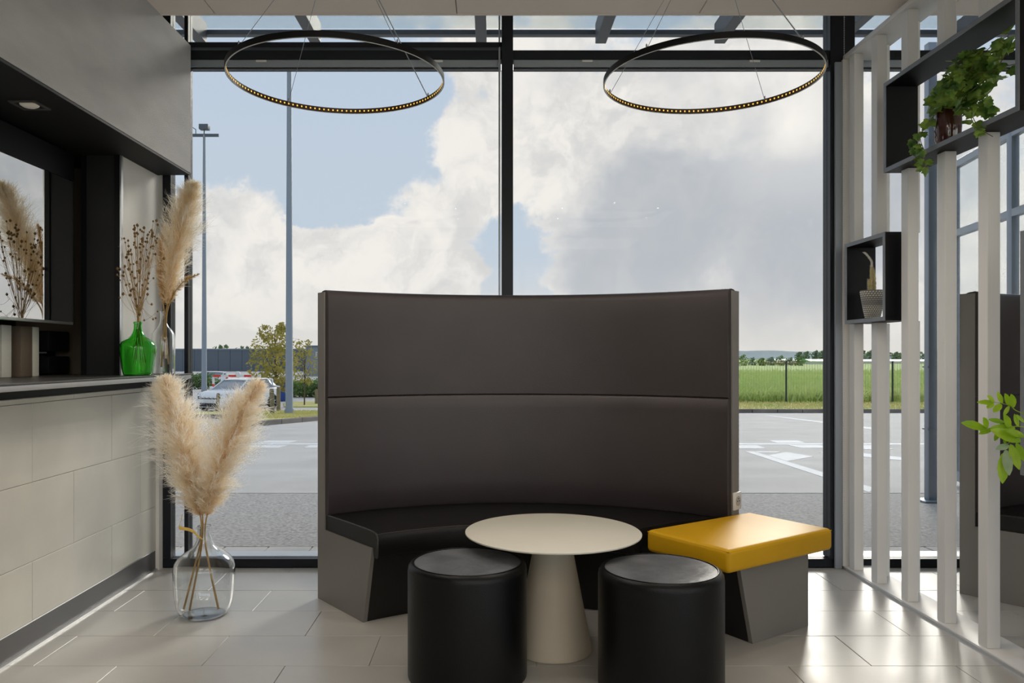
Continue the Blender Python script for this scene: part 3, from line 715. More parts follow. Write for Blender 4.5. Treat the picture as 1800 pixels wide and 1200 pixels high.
# a ribbon of dry leaf curling at the neck
o = thing('dry_leaf_ribbon', 'curled golden dry leaf hanging at the neck of the floor vase', 'dried leaf', P(350, 948, d - .035))
pts = [P(357, 948, d - .036), P(348, 942, d - .04), P(340, 934, d - .05), P(330, 930, d - .055), P(318, 928, d - .06), P(315, 924, d - .06), P(319, 912, d - .06), P(320, 903, d - .055)]
rb = MB(); q = bez(pts, 24)
for i in range(23):
    a, b = Vector(q[i]), Vector(q[i + 1]); w = .002 + .004 * math.sin(math.pi * i / 23); off = Vector((0, w, w * .8)); th = Vector((.0008, 0, .0008))
    rb.hexa([a - off - th, b - off - th, b + off - th, a + off - th, a - off + th, b - off + th, b + off + th, a + off + th])
rb.build('blade', M['gold'] if 'gold' in M else M.setdefault('gold', pmat('golden_dry_leaf', (.62, .42, .10), .5, var=.2, scale=30)), o)
# bottle on the counter
d = 4.15
pampas('wide pale pampas plume rising from the clear counter bottle to the soffit', [P(284, 645, d), P(288, 580, d), P(291, 553, d)], [P(294, 535, d), P(302, 480, d - .02), P(314, 420, d - .05), P(328, 360, d - .07), P(341, 322, d - .08)], .135, 560, 32, 'pampas in the clear counter bottle', cols=(ca(.82, .60, .30), ca(.96, .84, .62), ca(1, .96, .88)), droop=.15, spread=(14, 42))
pampas('narrow tan pampas plume leaning against the wide one on the counter', [P(296, 640, d + .01), P(291, 580, d), P(289, 553, d)], [P(287, 535, d - .01), P(283, 490, d - .02), P(284, 440, d - .03), P(292, 392, d - .03)], .055, 160, 22, 'pampas in the clear counter bottle', cols=(ca(.55, .33, .12), ca(.70, .47, .20), ca(.80, .60, .33)), droop=.1, spread=(10, 26))
pampas('small tan grass head bending right from the clear counter bottle', [P(291, 630, d - .01), P(292, 580, d), P(293, 553, d)], [P(298, 534, d - .01), P(308, 512, d - .03), P(326, 492, d - .04), P(351, 481, d - .05)], .020, 120, 20, 'pampas in the clear counter bottle', cols=(ca(.45, .28, .10), ca(.60, .42, .18), ca(.75, .6, .36)), droop=.1, hair=.0009, peak=.5)

# dried seed heads in the green bottle
def seed_stem(base, mid, tip, heads):
    o = thing('dried_seed_stem', 'thin dried stem with small brown seed pods in the green bottle', 'dried flower', base, 'dried seed stems in the green bottle')
    path = bez([base, mid, tip], 12)
    s = MB(); s.tube([Vector(p) for p in path], [.0013 * (1 - .5 * i / 11) for i in range(12)], 5)
    pods = MB(); t_ = Vector(path[-1])
    for hh in range(heads):
        st = Vector(path[random.randint(5, 10)]); e = t_ + Vector((random.uniform(-.045, .045), random.uniform(-.045, .045), random.uniform(-.13, .02)))
        if hh == 0: e = t_; st = Vector(path[-2])
        m_ = (st + e) / 2 + Vector((0, 0, -.012)); s.tube([Vector(p) for p in bez([st, m_, e], 5)], .0007, 4)
        r_ = random.uniform(.0042, .0072)
        pods.lathe(e, [(.0008, -r_ * 1.1), (r_ * .8, -r_ * .5), (r_, r_ * .2), (r_ * .75, r_ * .8), (r_ * .35, r_ * .95), (r_ * .3, r_ * 1.35), (.0004, r_ * 1.4)], 7)
    s.build('stalk', M['stalk'], o); pods.build('seed_pods', M['pod'], o, smooth=True, kind='stuff')
for i in range(15):
    tx = random.uniform(218, 276); ty = random.uniform(385, 455) if i < 10 else random.uniform(450, 520); dd = 3.9 + random.uniform(-.04, .10)
    if tx > 255: dd = 3.9 - random.uniform(0, .05)
    b = P(243 + random.uniform(-14, 14), 632 + random.uniform(-10, 8), 3.9); m_ = P(243 + random.uniform(-3, 3) + (tx - 243) * .08, 560, 3.9)
    tip = P(tx, ty, dd)
    tip.x = max(tip.x, -1.84)
    seed_stem(b, m_, tip, random.randint(6, 10))

# ================================================================== plants in the display boxes
def leaf_data(name, outline, mat, fold=.18):
    # outline: right half (x,y) from base to tip; a blade folded along its midrib
    vs = []; n = len(outline)
    for x, y in outline: vs.append((0, y, 0 if 0 < x or True else 0))
    for x, y in outline: vs.append((x, y, x * fold))
    for x, y in outline: vs.append((-x, y, x * fold))
    fs = []
    for i in range(n - 1):
        fs += [(i, n + i, n + i + 1, i + 1), (i, i + 1, 2 * n + i + 1, 2 * n + i)]
    me = bpy.data.meshes.new(name); me.from_pydata(vs, [], fs)
    bm = bmesh.new(); bm.from_mesh(me); bmesh.ops.remove_doubles(bm, verts=bm.verts, dist=1e-5); bm.to_mesh(me); bm.free()
    me.materials.append(mat); return me
ivy_me = [leaf_data('ivy_leaf', [(0, 0), (.30, -.12), (.52, .10), (.40, .30), (.50, .56), (.26, .62), (.10, .92), (0, 1.0)], M['ivy'], f) for f in (.15, .32, -.12)]
def basis(p, direc, normal, s):
    y = direc.normalized(); z = (normal - y * normal.dot(y)); z = z.normalized() if z.length > 1e-4 else y.orthogonal().normalized()
    x = y.cross(z); m = Matrix((x, y, z)).transposed().to_4x4(); return Matrix.Translation(p) @ m @ Matrix.Scale(s, 4)
iv = thing('potted_ivy', 'trailing green ivy in a glossy oxblood pot in the long display box', 'potted plant', (2.02, 3.44, 2.1285))
MB().lathe((2.02, 3.44, 2.1285), [(.036, 0), (.046, .004), (.053, .03), (.056, .09), (.055, .15), (.053, .165), (.050, .165), (.050, .150), (0, .150)], 40).build('pot', M['pot_red'], iv, smooth=True)
MB().lathe((2.02, 3.44, 2.2787), [(.0495, 0), (.04, .006), (0, .008)], 24).build('soil', M['soil'], iv)
rp = random.Random(3)
crown = Vector((2.02, 3.44, 2.29)); nleaf = 0
def put_leaf(p, direc, s):
    nrm2 = Vector((-1 + rp.uniform(-.6, .6), -1 + rp.uniform(-.8, .5), rp.uniform(-.1, 1.1)))
    instance(rp.choice(ivy_me), 'leaf', iv, basis(p - iv.location, direc, nrm2, s))
tgt = []
for i in range(23):
    tgt.append(Vector((2.01 + rp.uniform(-.10, .10), rp.uniform(2.95, 3.22) if i % 3 else rp.uniform(3.2, 3.45), rp.uniform(2.17, 2.46))))
def vine(pts, nl, s0=.034, s1=.055, rad=.0016, lo=0):
    q = bez(pts, 20); MB().tube([Vector(p) for p in q], rad, 5).build('vine', M['vine'], iv)
    for j in range(nl):
        t_ = lo + (1 - lo) * (j + .6) / nl; i = min(int(t_ * 19), 18); p = Vector(q[i]) + Vector((rp.uniform(-.02, .015), rp.uniform(-.02, .02), rp.uniform(-.012, .02)))
        dr = (Vector(q[i + 1]) - Vector(q[i])).normalized() * .4 + Vector((rp.uniform(-1, .6), rp.uniform(-1, 1), rp.uniform(-1, .5)))
        put_leaf(p, dr, rp.uniform(s0, s1))
for T_ in tgt:
    mid = crown * .45 + T_ * .55 + Vector((rp.uniform(-.03, .03), 0, .05))
    vine([crown, mid, T_], 9, .036, .058, lo=.32)
def at_x(x, y, X): dd = X * FPX / (x - CXP); return P(x, y, dd)
vine([crown, at_x(1652, 190, 1.97), at_x(1628, 225, 1.94), at_x(1606, 246, 1.93), at_x(1612, 280, 1.935), at_x(1638, 300, 1.935)], 26, .026, .042)
vine([crown, at_x(1640, 205, 1.95), at_x(1618, 240, 1.93), at_x(1625, 270, 1.93), at_x(1612, 300, 1.93)], 16, .024, .038)
vine([crown, at_x(1700, 190, 1.96), at_x(1712, 210, 1.935), at_x(1722, 226, 1.93), at_x(1745, 240, 1.93)], 15, .026, .042)
vine([crown, at_x(1668, 150, 1.98), at_x(1690, 110, 1.97), at_x(1724, 92, 1.97)], 16, .03, .048)
vine([crown, at_x(1720, 150, 2.0), at_x(1752, 120, 1.99), at_x(1766, 98, 1.98)], 14, .026, .042)

cp = thing('potted_cactus', 'straw coloured cactus with a bent pale arm in a woven grey pot', 'potted plant', (2.02, 4.115, 1.3975))
c = (2.02, 4.115, 1.3975)
M['weave'] = pmat('grey_woven_pot', (.20, .195, .19), .8)
prof = []
pot = MB().lathe(c, [(.030, 0), (.034, .004), (.044, .04), (.053, .08), (.059, .12), (.061, .150), (.058, .150), (.055, .135), (0, .135)], 40).build('pot', M['weave'], cp, smooth=True)
st = MB()
for j in range(14):                                # pale stitched weave standing proud of the pot
    z = .008 + j * .0102; rr = .034 + (.0605 - .034) * min(1, (z / .145) ** .85) + .001
    for i in range(26):
        a0 = 2 * math.pi * (i + .5 * (j % 2)) / 26; a1 = a0 + 2 * math.pi / 26 * .62
        q = []
        for rad_in in (rr - .002, rr + .0016):
            for aa, zz in ((a0, z - .003), (a1, z - .003 + .0015), (a1, z + .0038), (a0, z + .0025)):
                q.append((c[0] + rad_in * math.cos(aa), c[1] + rad_in * math.sin(aa), c[2] + zz))
        st.hexa(q)
st.build('weave', M['cactus_pale'], pot)
def ribbed(name, pts, r0, mat, parent):
    q = bez(pts, 22); b = MB().tube([Vector(p) for p in q], [r0 * (.85 + .15 * math.sin(i * 1.9)) * (1 if i < 20 else .6) for i in range(22)], 9).build(name, mat, parent, smooth=True)
    s = MB()
    for i in range(0, 22):
        for k_ in range(6):
            a = k_ * math.pi / 3 + i; dv = Vector((math.cos(a), math.sin(a), .2)) * r0; s.tube([Vector(q[i]) + dv * .8, Vector(q[i]) + dv * 1.35], [.0008, .0002], 3)
    s.build('spines', M['cactus_pale'], b)
zc = 1.3975 + .135
ribbed('cactus_column', [(2.005, 4.12, zc), (2.003, 4.12, zc + .04), (2.004, 4.12, zc + .075)], .009, M['cactus'], cp)
ribbed('cactus_column', [(2.012, 4.115, zc), (2.013, 4.115, zc + .07), (2.014, 4.115, zc + .145)], .009, M['cactus'], cp)
ribbed('cactus_column', [(2.028, 4.115, zc), (2.030, 4.115, zc + .05), (2.026, 4.115, zc + .10), (2.018, 4.115, zc + .135)], .0085, M['cactus'], cp)
ribbed('cactus_arm', [(2.014, 4.115, zc + .14), (2.012, 4.11, zc + .165), (1.995, 4.10, zc + .185), (1.972, 4.09, zc + .205), (1.958, 4.085, zc + .212)], .0062, M['cactus_pale'], cp)

fern_me = leaf_data('fern_leaflet', [(0, 0), (.07, .06), (.15, .3), (.17, .52), (.12, .78), (.04, .95), (0, 1)], M['fern'], .2)
fern_me2 = leaf_data('fern_leaflet', [(0, 0), (.07, .06), (.15, .3), (.17, .52), (.12, .78), (.04, .95), (0, 1)], M['fern_pale'], .2)
fe = thing('potted_fern', 'bright lime green fern spilling from the tall display box', 'potted plant', (2.05, 2.55, .7845))
MB().lathe((2.05, 2.55, .7845), [(.05, 0), (.058, .005), (.072, .12), (.075, .14), (.07, .14), (.068, .13), (0, .13)], 32).build('pot', M['weave'], fe, smooth=True)
FC = Vector((2.03, 2.58, .93))
def frond(stem_px, leaves, dd, pale=()):
    pts = [FC] + [P(x, y, dd_) for (x, y), dd_ in zip(stem_px, np.linspace(dd + .0, dd + .10, len(stem_px)))]
    s = MB().tube([Vector(p) for p in bez(pts, 20)], [.002 - .0012 * i / 19 for i in range(20)], 5).build('frond_stem', M['fern'], fe, smooth=True)
    for i, (a, b) in enumerate(leaves):
        d2 = dd + .03 + .07 * (1800 - a[0]) / 110
        p0 = P(*a, d2); p1 = P(*b, d2 - rp.uniform(-.01, .04)); 
        mm = basis(p0 - fe.location, p1 - p0, Vector((-.5, -1, .5)), (p1 - p0).length)
        instance(fern_me2 if i in pale else fern_me, 'leaflet', s, mm @ Matrix.Scale(1.0, 4, (1, 0, 0)))
frond([(1800, 727), (1776, 713), (1750, 707), (1722, 707)], [((1775, 713), (1766, 691)), ((1774, 713), (1764, 731)), ((1762, 709), (1753, 688)), ((1760, 710), (1746, 725)), ((1748, 707), (1735, 695)), ((1746, 708), (1735, 718)), ((1748, 707), (1717, 707)), ((1782, 716), (1777, 692))], 2.68)
frond([(1800, 750), (1770, 752), (1735, 752), (1705, 746)], [((1732, 752), (1689, 743)), ((1766, 742), (1737, 737)), ((1736, 752), (1728, 733)), ((1745, 754), (1720, 763)), ((1776, 752), (1764, 728)), ((1790, 750), (1783, 727)), ((1785, 752), (1740, 752)), ((1735, 752), (1722, 758)), ((1758, 756), (1748, 775))], 2.70)
frond([(1800, 768), (1785, 772), (1770, 780)], [((1795, 775), (1740, 755)), ((1776, 780), (1792, 826)), ((1786, 778), (1803, 812)), ((1774, 782), (1750, 790)), ((1768, 782), (1764, 770)), ((1768, 790), (1774, 836)), ((1765, 795), (1762, 850)), ((1800, 765), (1768, 758)), ((1800, 742), (1786, 728))], 2.69, pale=(3, 5))

# ================================================================== outside
# ground: level at the facade, falling gently away to the car park
K = .0403
def gz(d): return -.02 if d <= 5.2 else (-.02 - K * (d - 5.2) if d < 32 else -.02 - K * 26.8)
def G_(x, y):                                      # where a pixel's sight line meets the sloping ground
    s_ = (y - CYP) / FPX
    d = 1.22 / s_
    if d > 5.2: d = (1.22 - K * 5.2) / (s_ - K) if s_ > K + 1e-4 else 1e9
    if d > 32 or d < 0: d = (1.22 + K * 26.8) / s_
    return Vector(((x - CXP) * d / FPX, d, gz(d)))
ZG = gz(40)
def strip(name, d0, d1, x0, x1, mat, dz=0, n=8):
    mb = MB(); ds = [d0 + (d1 - d0) * i / n for i in range(n + 1)]
    for a, b in zip(ds, ds[1:]):
        mb.hexa([(x0, a, gz(a) - .3), (x1, a, gz(a) - .3), (x1, b, gz(b) - .3), (x0, b, gz(b) - .3), (x0, a, gz(a) + dz), (x1, a, gz(a) + dz), (x1, b, gz(b) + dz), (x0, b, gz(b) + dz)])
    return struct(mb.build(name, mat))
pb = strip('pavement', WY + .2, 5.0, -8, 12, M['grout'], -.012, 1)
x = -2.4
for r_, (y0, y1) in enumerate(((WY + .21, 4.80), (4.80, 4.995))):
    x = -2.4 + .14 * r_
    while x < 5.2:
        MB().box(x + .004, x + .276, y0 + .003, y1 - .003, -.035, -.019 + random.uniform(-.001, .001)).build('paver', M['paver'], pb, bevel=.004, seg=1); x += .28
strip('ground_apron', 5.0, 7.45, -40, 40, M['apron'], 0, 4)
strip('ground_road', 7.45, 32, -60, 60, M['asphalt'], .004, 8)
struct(MB().box(-140, 1.2, 32, 140, ZG - .3, ZG).build('ground_car_park', M['asphalt']))
struct(MB().box(1.2, 240, 32, 330, ZG - .3, ZG).build('ground_field', M['field']))
struct(MB().box(-1500, 1500, -600, 2500, ZG - 1.5, ZG - .35).build('ground_far', M['field']))
struct(MB().box(-60, 60, -60, WY + .19, -.9, -.16).build('ground_bounce', M['asphalt']))  # unseen asphalt added to keep green ground light off the ceiling

def paint(name, poly, label):
    pts = [G_(x, y) for x, y in poly]; c_ = sum(pts, Vector()) / len(pts)
    o = MB().slab([tuple(p) for p in pts], .004, .0085).build(name, M['line'], origin=c_)
    return setp(o, label, 'road marking')
paint('road_line', [(340, 779.6), (1660, 779.6), (1660, 782), (340, 782)], 'long thin white line running across the road')
paint('road_dash', [(470, 774.5), (524, 774.5), (506, 779), (450, 779)], 'white slanted dash above the road line left of the bench')
paint('road_dash', [(440, 783), (505, 783), (488, 787.5), (425, 787.5)], 'white slanted dash below the road line left of the bench')
paint('road_dash', [(545, 782.8), (600, 782.8), (590, 787.5), (533, 787.5)], 'white dash below the road line cut off by the bench left edge')
paint('road_dash', [(330, 781), (395, 783), (380, 787.5), (330, 787.5)], 'white dash below the road line behind the pampas plumes')
paint('road_dash', [(1352, 774.5), (1402, 774.5), (1417, 779), (1366, 779)], 'white slanted dash above the road line right of the bench')
paint('road_dash', [(1385, 782.5), (1440, 782.5), (1458, 787.5), (1408, 787.5)], 'white slanted dash below the road line near the right mullion')
paint('road_dash', [(1290, 782.8), (1330, 782.8), (1346, 788.5), (1290, 788.5)], 'white dash touching the bench right edge')
paint('road_dash', [(1480, 783), (1540, 783), (1570, 790), (1500, 790)], 'white slanted dash seen between the first screen posts')
paint('bay_line', [(1310, 794), (1326, 794), (1535, 858), (1528, 866)], 'long diagonal white parking line right of the bench')
paint('bay_corner', [(1350, 801), (1382, 795), (1430, 803), (1383, 811)], 'white wedge inside the diagonal parking line')
paint('bay_line', [(1330, 794), (1372, 794), (1366, 796), (1328, 796)], 'short white line joining the wedge and the diagonal')
paint('bay_line', [(1440, 796), (1480, 793), (1600, 806), (1590, 810)], 'pale stripe crossing behind the right mullion')
paint('bay_line', [(1345, 730), (1352, 730), (1560, 755), (1550, 757)], 'faint diagonal line near the far kerb')

# kerbs, grass verges
def kerb_run(pts, label, hgt=.14, w=.16):
    o = thing('kerb', label, 'kerb', pts[0])
    for a, b in zip(pts, pts[1:]):
        a, b = Vector(a), Vector(b); ln = (b - a).length; n = max(1, int(ln / 1.0)); dv = (b - a) / n; sd = Vector((-dv.y, dv.x, 0)).normalized() * w / 2
        for i in range(n):
            p, q = a + dv * (i + .012), a + dv * (i + .988)
            lo, hi = Vector((0, 0, -.1)), Vector((0, 0, hgt))
            MB().hexa([p - sd + lo, q - sd + lo, q + sd + lo, p + sd + lo, p - sd + hi, q - sd + hi, q + sd + hi, p + sd + hi]).build('kerb_stone', M['kerb'], o, bevel=.015, seg=1)
    return o
def verge(name, pts, mat, dz=.1):
    return struct(MB().slab([tuple(p) for p in pts], -.25, dz).build(name, mat))
ik = [G_(338, 735), G_(402, 736), G_(450, 749), G_(560, 739), G_(760, 735)]
kerb_run(ik, 'curved concrete kerb edging the grass island by the car')
ib = [G_(760, 726), G_(560, 726), G_(470, 727), G_(400, 728), G_(338, 727)]
verge('ground_island', [p + Vector((0, .1, 0)) for p in ik] + ib, M['grass'])
rk = [Vector((x, 31.0, gz(31))) for x in (1.4, 8.4, 15.4, 22.4, 29.4)]
kerb_run(rk, 'straight dark kerb in front of the wire fence', .16)
verge('ground_verge', [Vector((1.2, 31.1, gz(31.1))), Vector((30, 31.1, gz(31.1))), Vector((30, 36.6, ZG)), Vector((1.2, 36.6, ZG))], M['grass'], .12)
verge('ground_verge_far', [G_(500, 716), G_(575, 716), G_(575, 706), G_(500, 708)], M['grass'], .05)

def blades(name, label, region, n, h0, h1, mat, wid, cat, clump=0):
    o = thing(name, label, cat, region(.5, .5), kind='stuff')
    uv = rng.uniform(0, 1, (n, 2)); base_ = np.array([tuple(region(u, v)) for u, v in uv])
    ang = rng.uniform(0, 2 * np.pi, n); h_ = rng.uniform(h0, h1, n); w_ = wid * rng.uniform(.6, 1.3, n)
    side = np.stack([np.cos(ang), np.sin(ang), np.zeros(n)], 1) * w_[:, None]
    lean = np.stack([rng.normal(scale=.35, size=n), rng.normal(scale=.35, size=n), np.ones(n)], 1) * h_[:, None]
    V_ = np.stack([base_ - side, base_ + side, base_ + lean * .6 + side * .7, base_ + lean * .6 - side * .7, base_ + lean * np.array([1.5, 1.5, .95])], 1).reshape(-1, 3)
    b0 = np.arange(n)[:, None] * 5
    F = np.concatenate([np.stack([b0[:, 0], b0[:, 0] + 1, b0[:, 0] + 2], 1), np.stack([b0[:, 0], b0[:, 0] + 2, b0[:, 0] + 3], 1), np.stack([b0[:, 0] + 3, b0[:, 0] + 2, b0[:, 0] + 4], 1)])
    m_ = mesh_np(name + '_blades', V_, F, mat, o); m_['kind'] = 'stuff'; return o
def reg_r(u, v): d = 31.3 + 5.3 * v; return Vector((1.5 + 24 * u, d, gz(d) + .1))
blades('verge_grass', 'dry yellow grass along the fence on the right', reg_r, 14000, .04, .16, M['blade'], .02, 'grass')
def reg_l(u, v):
    a = G_(402 + (600 - 402) * u, 746 - 8 * u); b = G_(402 + (600 - 402) * u, 727); p = a.lerp(b, .06 + .9 * v); p.z = gz(p.y) + .08; return p
blades('island_grass', 'short yellow green grass on the kerbed island', reg_l, 7000, .03, .12, M['blade'], .02, 'grass')
def reg_c(u, v): d = 37.5 + 60 * v ** 1.5; return Vector((d * (.04 + .60 * u), d, ZG))
blades('crop_plants', 'dense green crop plants growing beyond the wire fence', reg_c, 36000, .35, 1.0, M['crop'], .05, 'crop')

# wire fence
fx = [1.4 + 2.5 * i for i in range(11)]
fo = thing('wire_fence', 'dark post and wire mesh fence between verge and field', 'fence', (13.9, 36.6, ZG))
for x in fx: MB().box(x - .035, x + .035, 36.57, 36.63, ZG - .1, ZG + 2.08).build('fence_post', M['fence'], fo, bevel=.006, seg=1)
for x in fx[:-1]:
    w = MB(); xx = x + .1
    while xx < x + 2.45: w.box(xx - .0055, xx + .0055, 36.595, 36.605, ZG + .05, ZG + 2.0); xx += .125
    for z in (.06, .5, 1.0, 1.5, 1.98): w.box(x + .035, x + 2.465, 36.59, 36.61, ZG + z - .006, ZG + z + .006)
    w.build('mesh_panel', M['wire'], fo)

# floodlight masts
pA = G_(508.5, 733)
t = thing('light_mast', 'tall grey mast on the grass island beside the white car', 'mast', pA, 'grey light masts')
MB().lathe(pA, [(.16, -.1), (.16, .25), (.13, .30), (.075, 12.5), (0, 12.5)], 20).build('pole', M['mast'], t, smooth=True)
MB().box(pA.x - .9, pA.x + .9, pA.y - .06, pA.y + .06, pA.z + 12.3, pA.z + 12.5).build('cross_arm', M['mast'], t)
for s in (-.7, .7): MB().box(pA.x + s - .2, pA.x + s + .2, pA.y - .2, pA.y + .2, pA.z + 12.5, pA.z + 12.75).build('floodlight', M['floodlight'], t, bevel=.02)
dB = 50.8; pB = Vector(((359 - CXP) * dB / FPX, dB, ZG))
t = thing('light_mast', 'farther floodlight mast with a cross arm and lamp left of the car', 'mast', pB, 'grey light masts')
MB().lathe(pB, [(.19, -.1), (.19, .3), (.17, .4), (.08, 16.75), (0, 16.75)], 16).build('pole', M['mast'], t, smooth=True)
zt = 1.2 + (626 - 237) * dB / FPX
MB().box(pB.x - 1.25, pB.x + .95, pB.y - .06, pB.y + .06, zt - .12, zt + .06).build('cross_arm', M['floodlight'], t)
f_ = MB().box(pB.x - .28, pB.x + .32, pB.y - .25, pB.y + .2, zt + .32, zt + .66).build('floodlight', M['floodlight'], t, bevel=.03)
MB().box(pB.x - .03, pB.x + .03, pB.y - .03, pB.y + .03, zt, zt + .34).build('bracket', M['floodlight'], f_)
MB().tube([(pB.x - .95, pB.y, zt + .05), (pB.x - .95, pB.y, zt + .35), (pB.x - .75, pB.y, zt + .48), (pB.x - .55, pB.y, zt + .35), (pB.x - .55, pB.y, zt + .05)], .03, 6).build('lamp_hoop', M['floodlight'], t)

# wooden bollards on the island
for i, (x, yt, yb, w, lab) in enumerate([(381, 691, 728, 6, 'wooden bollard in front of the car headlights'), (479, 683, 733, 8, 'leaning wooden bollard left of the near mast'), (489.5, 680, 728, 7, 'wooden bollard by the car rear wheel'), (556.5, 684, 711, 6, 'far wooden bollard beside the bench left edge')]):
    p = G_(x, yb); hgt = (yb - yt) * p.y / FPX; r_ = w / 2 * p.y / FPX
    a = MB(); top = Vector((p.x + (.06 if i == 0 else -.03) * (i < 2), p.y, p.z + hgt))
    a.tube([p - Vector((0, 0, .1)), p.lerp(top, .94), top], [r_, r_, r_ * .8], 10)
    setp(a.build('wooden_bollard', M['timber'], origin=p, smooth=True), lab, 'bollard', 'wooden bollards on the island')

# white hatchback
car = thing('white_hatchback', 'white hatchback parked behind the grass island', 'car', local=True)
def loft(stations, mat, name, parent, smooth=True):
    mb = MB(); n = len(stations[0][1])
    vs = []; fs = []
    for x, sec in stations:
        vs += [(x, y, z) for y, z in sec] 
    full = []
    for x, sec in stations: full.append([(x, y, z) for y, z in sec] + [(x, -y, z) for y, z in sec[::-1]])
    m_ = len(full[0]); vs = [p for r_ in full for p in r_]
    for i in range(len(full) - 1):
        for k_ in range(m_):
            k2 = (k_ + 1) % m_; fs.append((i * m_ + k_, i * m_ + k2, (i + 1) * m_ + k2, (i + 1) * m_ + k_))
    fs += [tuple(range(m_))[::-1], tuple(range((len(full) - 1) * m_, len(full) * m_))]
    return mb.add(vs, fs).build(name, mat, parent, smooth=smooth)
def body_sec(w, zl, zm, zt): return [(.001, zl), (w * .9, zl), (w * .99, zl + .12), (w, zm), (w * .97, zt - .06), (w * .90, zt), (w * .5, zt + .03), (.001, zt + .04)]
loft([(2.04, body_sec(.60, .28, .50, .66)), (1.98, body_sec(.76, .22, .52, .74)), (1.75, body_sec(.86, .20, .56, .86)), (1.3, body_sec(.90, .20, .60, .93)), (.9, body_sec(.91, .20, .62, .97)), (0, body_sec(.91, .20, .64, .98)), (-1.0, body_sec(.91, .20, .66, 1.0)), (-1.6, body_sec(.90, .22, .68, 1.02)), (-1.95, body_sec(.84, .28, .68, 1.0)), (-2.05, body_sec(.76, .34, .66, .92))], M['car_white'], 'body', car)
def gsec(wb, zb, wt, zt): return [(.001, zb), (wb, zb), ((wb + wt) / 2 + .02, (zb + zt) / 2), (wt, zt), (.001, zt + .02)]
gh = loft([(.98, gsec(.80, .95, .78, .97)), (.25, gsec(.83, .96, .66, 1.40)), (-.2, gsec(.84, .96, .66, 1.45)), (-1.1, gsec(.84, .97, .64, 1.44)), (-1.65, gsec(.82, .98, .58, 1.36)), (-1.95, gsec(.78, .98, .70, 1.0))], M['car_glass'], 'greenhouse', car)
loft([(.32, [(.001, 1.385), (.66, 1.375), (.64, 1.41), (.001, 1.43)]), (-.2, [(.001, 1.44), (.685, 1.43), (.64, 1.475), (.001, 1.49)]), (-1.1, [(.001, 1.43), (.665, 1.42), (.62, 1.465), (.001, 1.48)]), (-1.75, [(.001, 1.36), (.60, 1.35), (.56, 1.385), (.001, 1.40)])], M['car_white'], 'roof', car)
for s in (-1, 1):
    MB().tube([(.98, .79 * s, .97), (.28, .675 * s, 1.40)], .035, 6).build('pillar', M['car_white'], car)
    MB().tube([(-.25, .86 * s, .97), (-.3, .69 * s, 1.44)], .03, 6).build('pillar', M['trim_black'], car)
    MB().tube([(-1.95, .78 * s, 1.0), (-1.45, .75 * s, 1.1), (-1.62, .61 * s, 1.38)], .06, 6).build('pillar', M['car_white'], car)
    MB().lathe((.75, .98 * s, 1.02), [(.0, -.07), (.09, -.05), (.10, .03), (.04, .08), (0, .085)], 10).build('mirror', M['car_white'], car, smooth=True)
    MB().hexa([(1.86, .60 * s, .66), (2.0, .52 * s, .66), (2.0, .52 * s, .76), (1.84, .62 * s, .82), (1.76, .885 * s, .68), (1.80, .80 * s, .68), (1.80, .80 * s, .76), (1.74, .885 * s, .84)]).build('headlight', M['car_glass'], car, bevel=.01)
    MB().box(-.1, -.32, .905 * s, .925 * s, .86, .89).build('door_handle', M['trim_black'], car)
    MB().hexa([(1.90, .55 * s, .30), (2.0, .45 * s, .30), (2.02, .45 * s, .44), (1.92, .6 * s, .44), (1.84, .78 * s, .30), (1.9, .7 * s, .30), (1.9, .72 * s, .44), (1.86, .8 * s, .44)]).build('fog_light', M['trim_black'], car)
    MB().box(-1.93, -1.80, .72 * s, .875 * s, .82, .98).build('tail_light', M['red'], car, bevel=.02)
    for xw in (1.28, -1.28):
        w = MB(); ring_ = []
        w.v = []; n_ = 28; prof = [(.20, .82), (.30, .82), (.315, .84), (.315, .93), (.30, .955), (.20, .955)]
        for r_, y in prof:
            for k_ in range(n_): a = 2 * math.pi * k_ / n_; ring_.append((xw + r_ * math.cos(a), y * s, .315 + r_ * math.sin(a)))
        w.add(ring_, [(i * n_ + k_, i * n_ + (k_ + 1) % n_, ((i + 1) % 6) * n_ + (k_ + 1) % n_, ((i + 1) % 6) * n_ + k_) for i in range(6) for k_ in range(n_)])
        wo_ = w.build('wheel', M['tyre'], car, smooth=True)
        rm = MB()
        for k_ in range(7):
            a = 2 * math.pi * k_ / 7; rm.tube([(xw + .03 * math.cos(a), .945 * s, .315 + .03 * math.sin(a)), (xw + .205 * math.cos(a), .94 * s, .315 + .205 * math.sin(a))], .024, 5)
        rm.build('rim', M['rim'], wo_)
        MB().tube([(xw + .345 * math.cos(a), .905 * s, .33 + .345 * math.sin(a)) for a in np.linspace(-.2, math.pi + .2, 20)], .022, 5).build('wheel_arch', M['trim_black'], car, smooth=True)
MB().hexa([(2.035, -.60, .60), (2.055, -.60, .60), (2.055, .60, .60), (2.035, .60, .60), (1.99, -.64, .71), (2.015, -.64, .71), (2.015, .64, .71), (1.99, .64, .71)]).build('grille', M['trim_black'], car)
for i in range(5): MB().box(2.03, 2.062, -.5 + i * .23, -.42 + i * .23, .625, .685).build('grille_bar', M['rim'], car)
MB().box(1.98, 2.055, -.5, .5, .26, .42).build('lower_intake', M['trim_black'], car, bevel=.02)
MB().box(2.04, 2.065, -.26, .26, .46, .57).build('number_plate', M['plastic'], car)
MB().box(-1.9, 1.9, -.88, .88, .16, .24).build('underbody', M['trim_black'], car)
dcar = 33.5; car.scale = (.92, .92, .92); car.location = ((421 - CXP) * dcar / FPX, dcar, ZG + .005)
car.rotation_euler = (0, 0, math.atan2(-.93, -.37))
c2_ = copy_tree(car); c2_['label'] = 'second pale car far off behind the hedge, only its roof showing'; dc2 = 62; c2_.name = 'pale_car'
